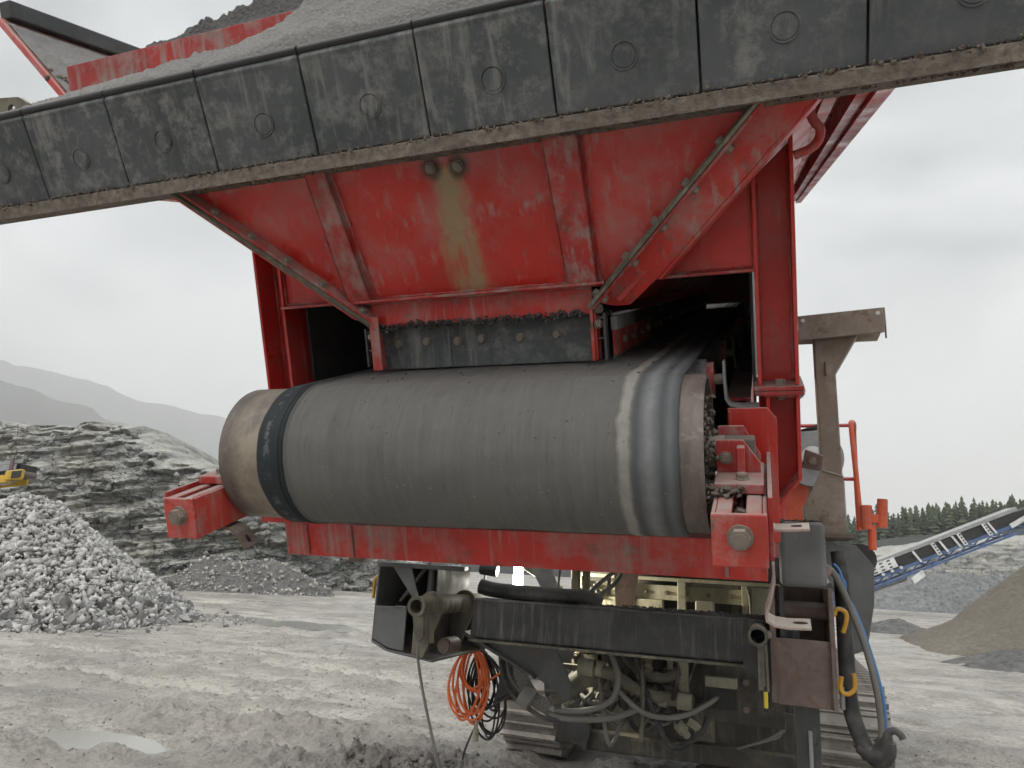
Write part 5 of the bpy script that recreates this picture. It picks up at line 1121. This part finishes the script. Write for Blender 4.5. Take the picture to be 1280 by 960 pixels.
co1 = coil('extension_cable', 'cable_orange', -.70, 1.90, 1.075, 11, .22, .38, .0062, 'orange extension cable coiled and hung below the left mounting box', [(-.60, 1.9, .90), (-.53, 1.9, .95), (-.49, 1.9, 1.02), (-.47, 1.9, 1.08)])
co2 = coil('power_cable', 'cable_black', -.655, 1.95, 1.05, 11, .20, .43, .0055, 'black power cable coiled behind the orange cable', [(-.66, 1.93, .68), (-.69, 1.93, .62), (-.72, 1.93, .54), (-.73, 1.93, .48)], skew=.05)
m = MB(); m.cyl((-.655, 1.91, .66), (-.655, 1.91, .60), .016, 12); m.cyl((-.655, 1.91, .70), (-.655, 1.91, .6601), .010, 10); m.build('plug', 'cream', co1, bevel=.002)
m = MB(); m.cyl((-.735, 1.93, .50), (-.74, 1.93, .42), .016, 12); m.build('plug', 'hose_grey', co2, bevel=.002)
hook([(-.70, 1.84, 1.14), (-.70, 1.86, 1.10), (-.70, 1.90, 1.065), (-.70, 1.95, 1.075), (-.70, 1.96, 1.10)], r=.007)
m = MB(); m.box((-.71, 1.60, 1.13), (-.69, 1.86, 1.145)); m.build('hook_arm', 'dark_plain', mach)

# ================================================================== machines in the background
# blue stacking conveyor, right
P0 = V((5.75, 41.7, 1.75)); D = V((.895, .20, .40)).normalized(); SD = D.cross(V((0, 0, 1))).normalized(); UP = SD.cross(D).normalized()
if SD.y > 0: SD = -SD
stk = empty('stacking_conveyor', (9.5, 42.6, 0), 'blue stacking conveyor with white brackets rising over the grey gravel heap', 'conveyor')
def sp(s_, h_, d_): return P0+D*s_+UP*h_+SD*d_
def sbar(name, a, b, w_, h_, mat, parent=stk):
    m = MB(); dd = (b-a).normalized(); sv = SD*w_; hv = dd.cross(SD).normalized()*h_; m.bar(a, b, sv, hv); return m.build(name, mat, parent)
Lc = 9.1
for d_ in (.5, -.5):
    sbar('chord', sp(-4, -.42, d_), sp(Lc-1, -.42, d_), .05, .055, 'blue'); sbar('chord', sp(-4, -.02, d_), sp(Lc-.2, -.02, d_), .05, .07, 'blue')
    for i in range(9):
        s_ = -3.5+1.35*i; sbar('lattice_bar', sp(s_, -.40, d_), sp(s_+.68, -.04, d_), .03, .035, 'blue'); sbar('lattice_bar', sp(s_+.68, -.04, d_), sp(s_+1.35, -.40, d_), .03, .035, 'blue')
m = MB(); m.bar(sp(-4, .34, 0), sp(Lc+.2, .34, 0), SD*.48, UP*.22); m.build('belt', 'black', stk)
m = MB(); m.bar(sp(-4, .70, 0), sp(Lc-.6, .70, 0), SD*.52, UP*.10); m.build('belt_cover', 'galv', stk, bevel=.02)
m = MB(); m.bar(sp(5, .92, -.2), sp(Lc-1, .92, -.2), SD*.02, UP*.02); m.build('cover_rail', 'black', stk)
for s_ in (2.7, 4.2, 4.9, 6.9): 
    m = MB(); m.bar(sp(s_, -.05, .56), sp(s_-.15, .60, .56), D*.05, SD*.04); m.build('bracket', 'white', stk)
for s_ in (3.75, 5.2, 6.6):
    m = MB(); m.bar(sp(s_, -.05, .58), sp(s_-.1, .62, .58), D*.10, SD*.03); bq = m.build('slotted_bracket', 'white', stk)
    for k_ in range(4):
        m = MB(); c = sp(s_-.02*k_, .05+.16*k_, .612); m.bar(c-D*.045, c+D*.045, SD*.003, UP*.045); m.build('hole', 'black', bq)
m = MB(); m.bar(sp(-1.2, .42, .58), sp(1.5, .42, .58), SD*.03, UP*.26); gp = m.build('perforated_guard', 'white', stk)
for i in range(6):
    for k_ in range(3):
        c = sp(-.95+.42*i, .25+.17*k_, .612); m = MB(); m.bar(c-D*.09, c+D*.09, SD*.003, UP*.035); m.build('hole', 'black', gp)
m = MB(); m.cyl(sp(Lc, .22, -.6), sp(Lc, .22, .6), .30, 24); m.build('head_drum', 'galv', stk, smooth=True)
m = MB(); m.bar(sp(Lc-1.4, .02, .6), sp(Lc+.2, .26, .6), SD*.05, UP*.12); m.bar(sp(Lc-.3, .1, .62), sp(Lc+.3, .3, .62), SD*.06, UP*.26); m.build('head_bracket', 'white', stk, bevel=.02)
a, b = sp(2.1, -.75, .75), sp(-4.6, -1.9, .75)
b = V((3.5, 41.1, .0))
for d_ in (0., -1.5):
    m = MB(); m.bar(a+SD*d_, b+SD*d_, SD*.07, V((0, 0, .10))); lg = m.build('strut', 'galv', stk)
m = MB(); m.bar(sp(1.75, -.72, .8), sp(2.45, -.55, .8), SD*.06, UP*.16); m.build('strut_end', 'white', stk)
for x_ in (-3.6,):
    for d_ in (.5, -.5):
        p = sp(x_, -.5, d_); m = MB(); m.bar(p, (p.x, p.y, 0), (.06, 0, 0), (0, .06, 0)); m.build('leg', 'blue', stk)
for s_ in (.6, 1.1, 1.6):
    m = MB(); c = sp(s_, .06, .58); m.cyl(c, c+SD*.08, .08, 12); m.build('roller_end', 'white', stk, smooth=True)
# yellow conveyor, left edge
Q0 = V((-22.55, 15.38, 3.62)); Dq = V((-.93, -.33, -.16)).normalized(); SQ = V((.335, -.942, 0)).normalized(); UQ = V((0, 0, 1))
yc = empty('yellow_conveyor', (-26, 14.1, 0), 'yellow framed conveyor standing in front of the quarry face, cut by the left edge', 'conveyor')
def yq(s_, h_, d_): return Q0+Dq*s_+UQ*h_+SQ*d_
def ybar(name, a, b, w_, h_, mat):
    m = MB(); m.bar(a, b, SQ*w_, UQ*h_); return m.build(name, mat, yc, bevel=.01)
for d_ in (.45, -.45):
    ybar('frame_beam', yq(.45, -.20, d_), yq(8, -.20, d_), .05, .13, 'plant_yellow')
    p = yq(3.0, -.2, d_); m = MB(); m.bar(p, (p.x, p.y, 0), (.08, 0, 0), (0, .08, 0)); m.build('leg', 'plant_yellow', yc)
    p = yq(6.5, -.2, d_); m = MB(); m.bar(p, (p.x, p.y, 0), (.08, 0, 0), (0, .08, 0)); m.build('leg', 'plant_yellow', yc)
ybar('side_panel', yq(.30, .16, .5), yq(8, .16, .5), .03, .10, 'galv'); ybar('side_panel', yq(.15, .34, .45), yq(8, .34, .45), .03, .06, 'galv')
ybar('belt', yq(.2, .06, 0), yq(8, .06, 0), .42, .20, 'black')
m = MB(); m.bar(yq(0, -.12, .52), yq(.55, -.12, .52), SQ*.10, UQ*.17); m.build('motor_box', 'plant_yellow', yc, bevel=.05); m = MB(); m.bar(yq(-.02, -.12, .64), yq(.3, -.12, .64), SQ*.02, UQ*.12); m.build('motor', 'black', yc, bevel=.02)
m = MB(); m.bar(yq(.42, -.05, .56), yq(.42, .42, .56), Dq*.05, SQ*.03); m.build('upright', 'rusty', yc); m = MB(); m.cyl(yq(.25, -.05, -.4), yq(.25, -.05, .4), .12, 20); m.build('head_drum', 'drum', yc, smooth=True)
n_ = 160; q = [yq(rng.uniform(.3, .8), .42+.16*rng.random(), rng.uniform(-.2, .4)) for i in range(n_)]
tag(scatter_rocks('carried_stones', np.array([v[:] for v in q]), .03+.05*rng.random(n_), 'stone', yc), kind='stuff')
m = MB(); m.tube([yq(1.0, -.25, .58), yq(.75, -.38, .60), (yq(.4, -.42, .60)), yq(.1, -.32, .6)], .022, 8, 6); m.build('hose', 'hose_grey', yc, smooth=True)

# ================================================================== rain haze
m = MB(); m.box((-7200, -3700, -6), (7200, 9900, 620)); hz = m.build('haze', None); tag(hz, 'thin grey rain haze over the quarry', 'haze', kind='stuff')
hm = bpy.data.materials.new('rain_haze'); hm.use_nodes = True; n = hm.node_tree.nodes; n.remove(n['Principled BSDF'])
pv = n.new('ShaderNodeVolumePrincipled'); pv.inputs['Color'].default_value = (.98, .985, .99, 1); pv.inputs['Density'].default_value = .00062; pv.inputs['Anisotropy'].default_value = .2
hm.node_tree.links.new(pv.outputs[0], n['Material Output'].inputs['Volume']); hz.data.materials.append(hm)
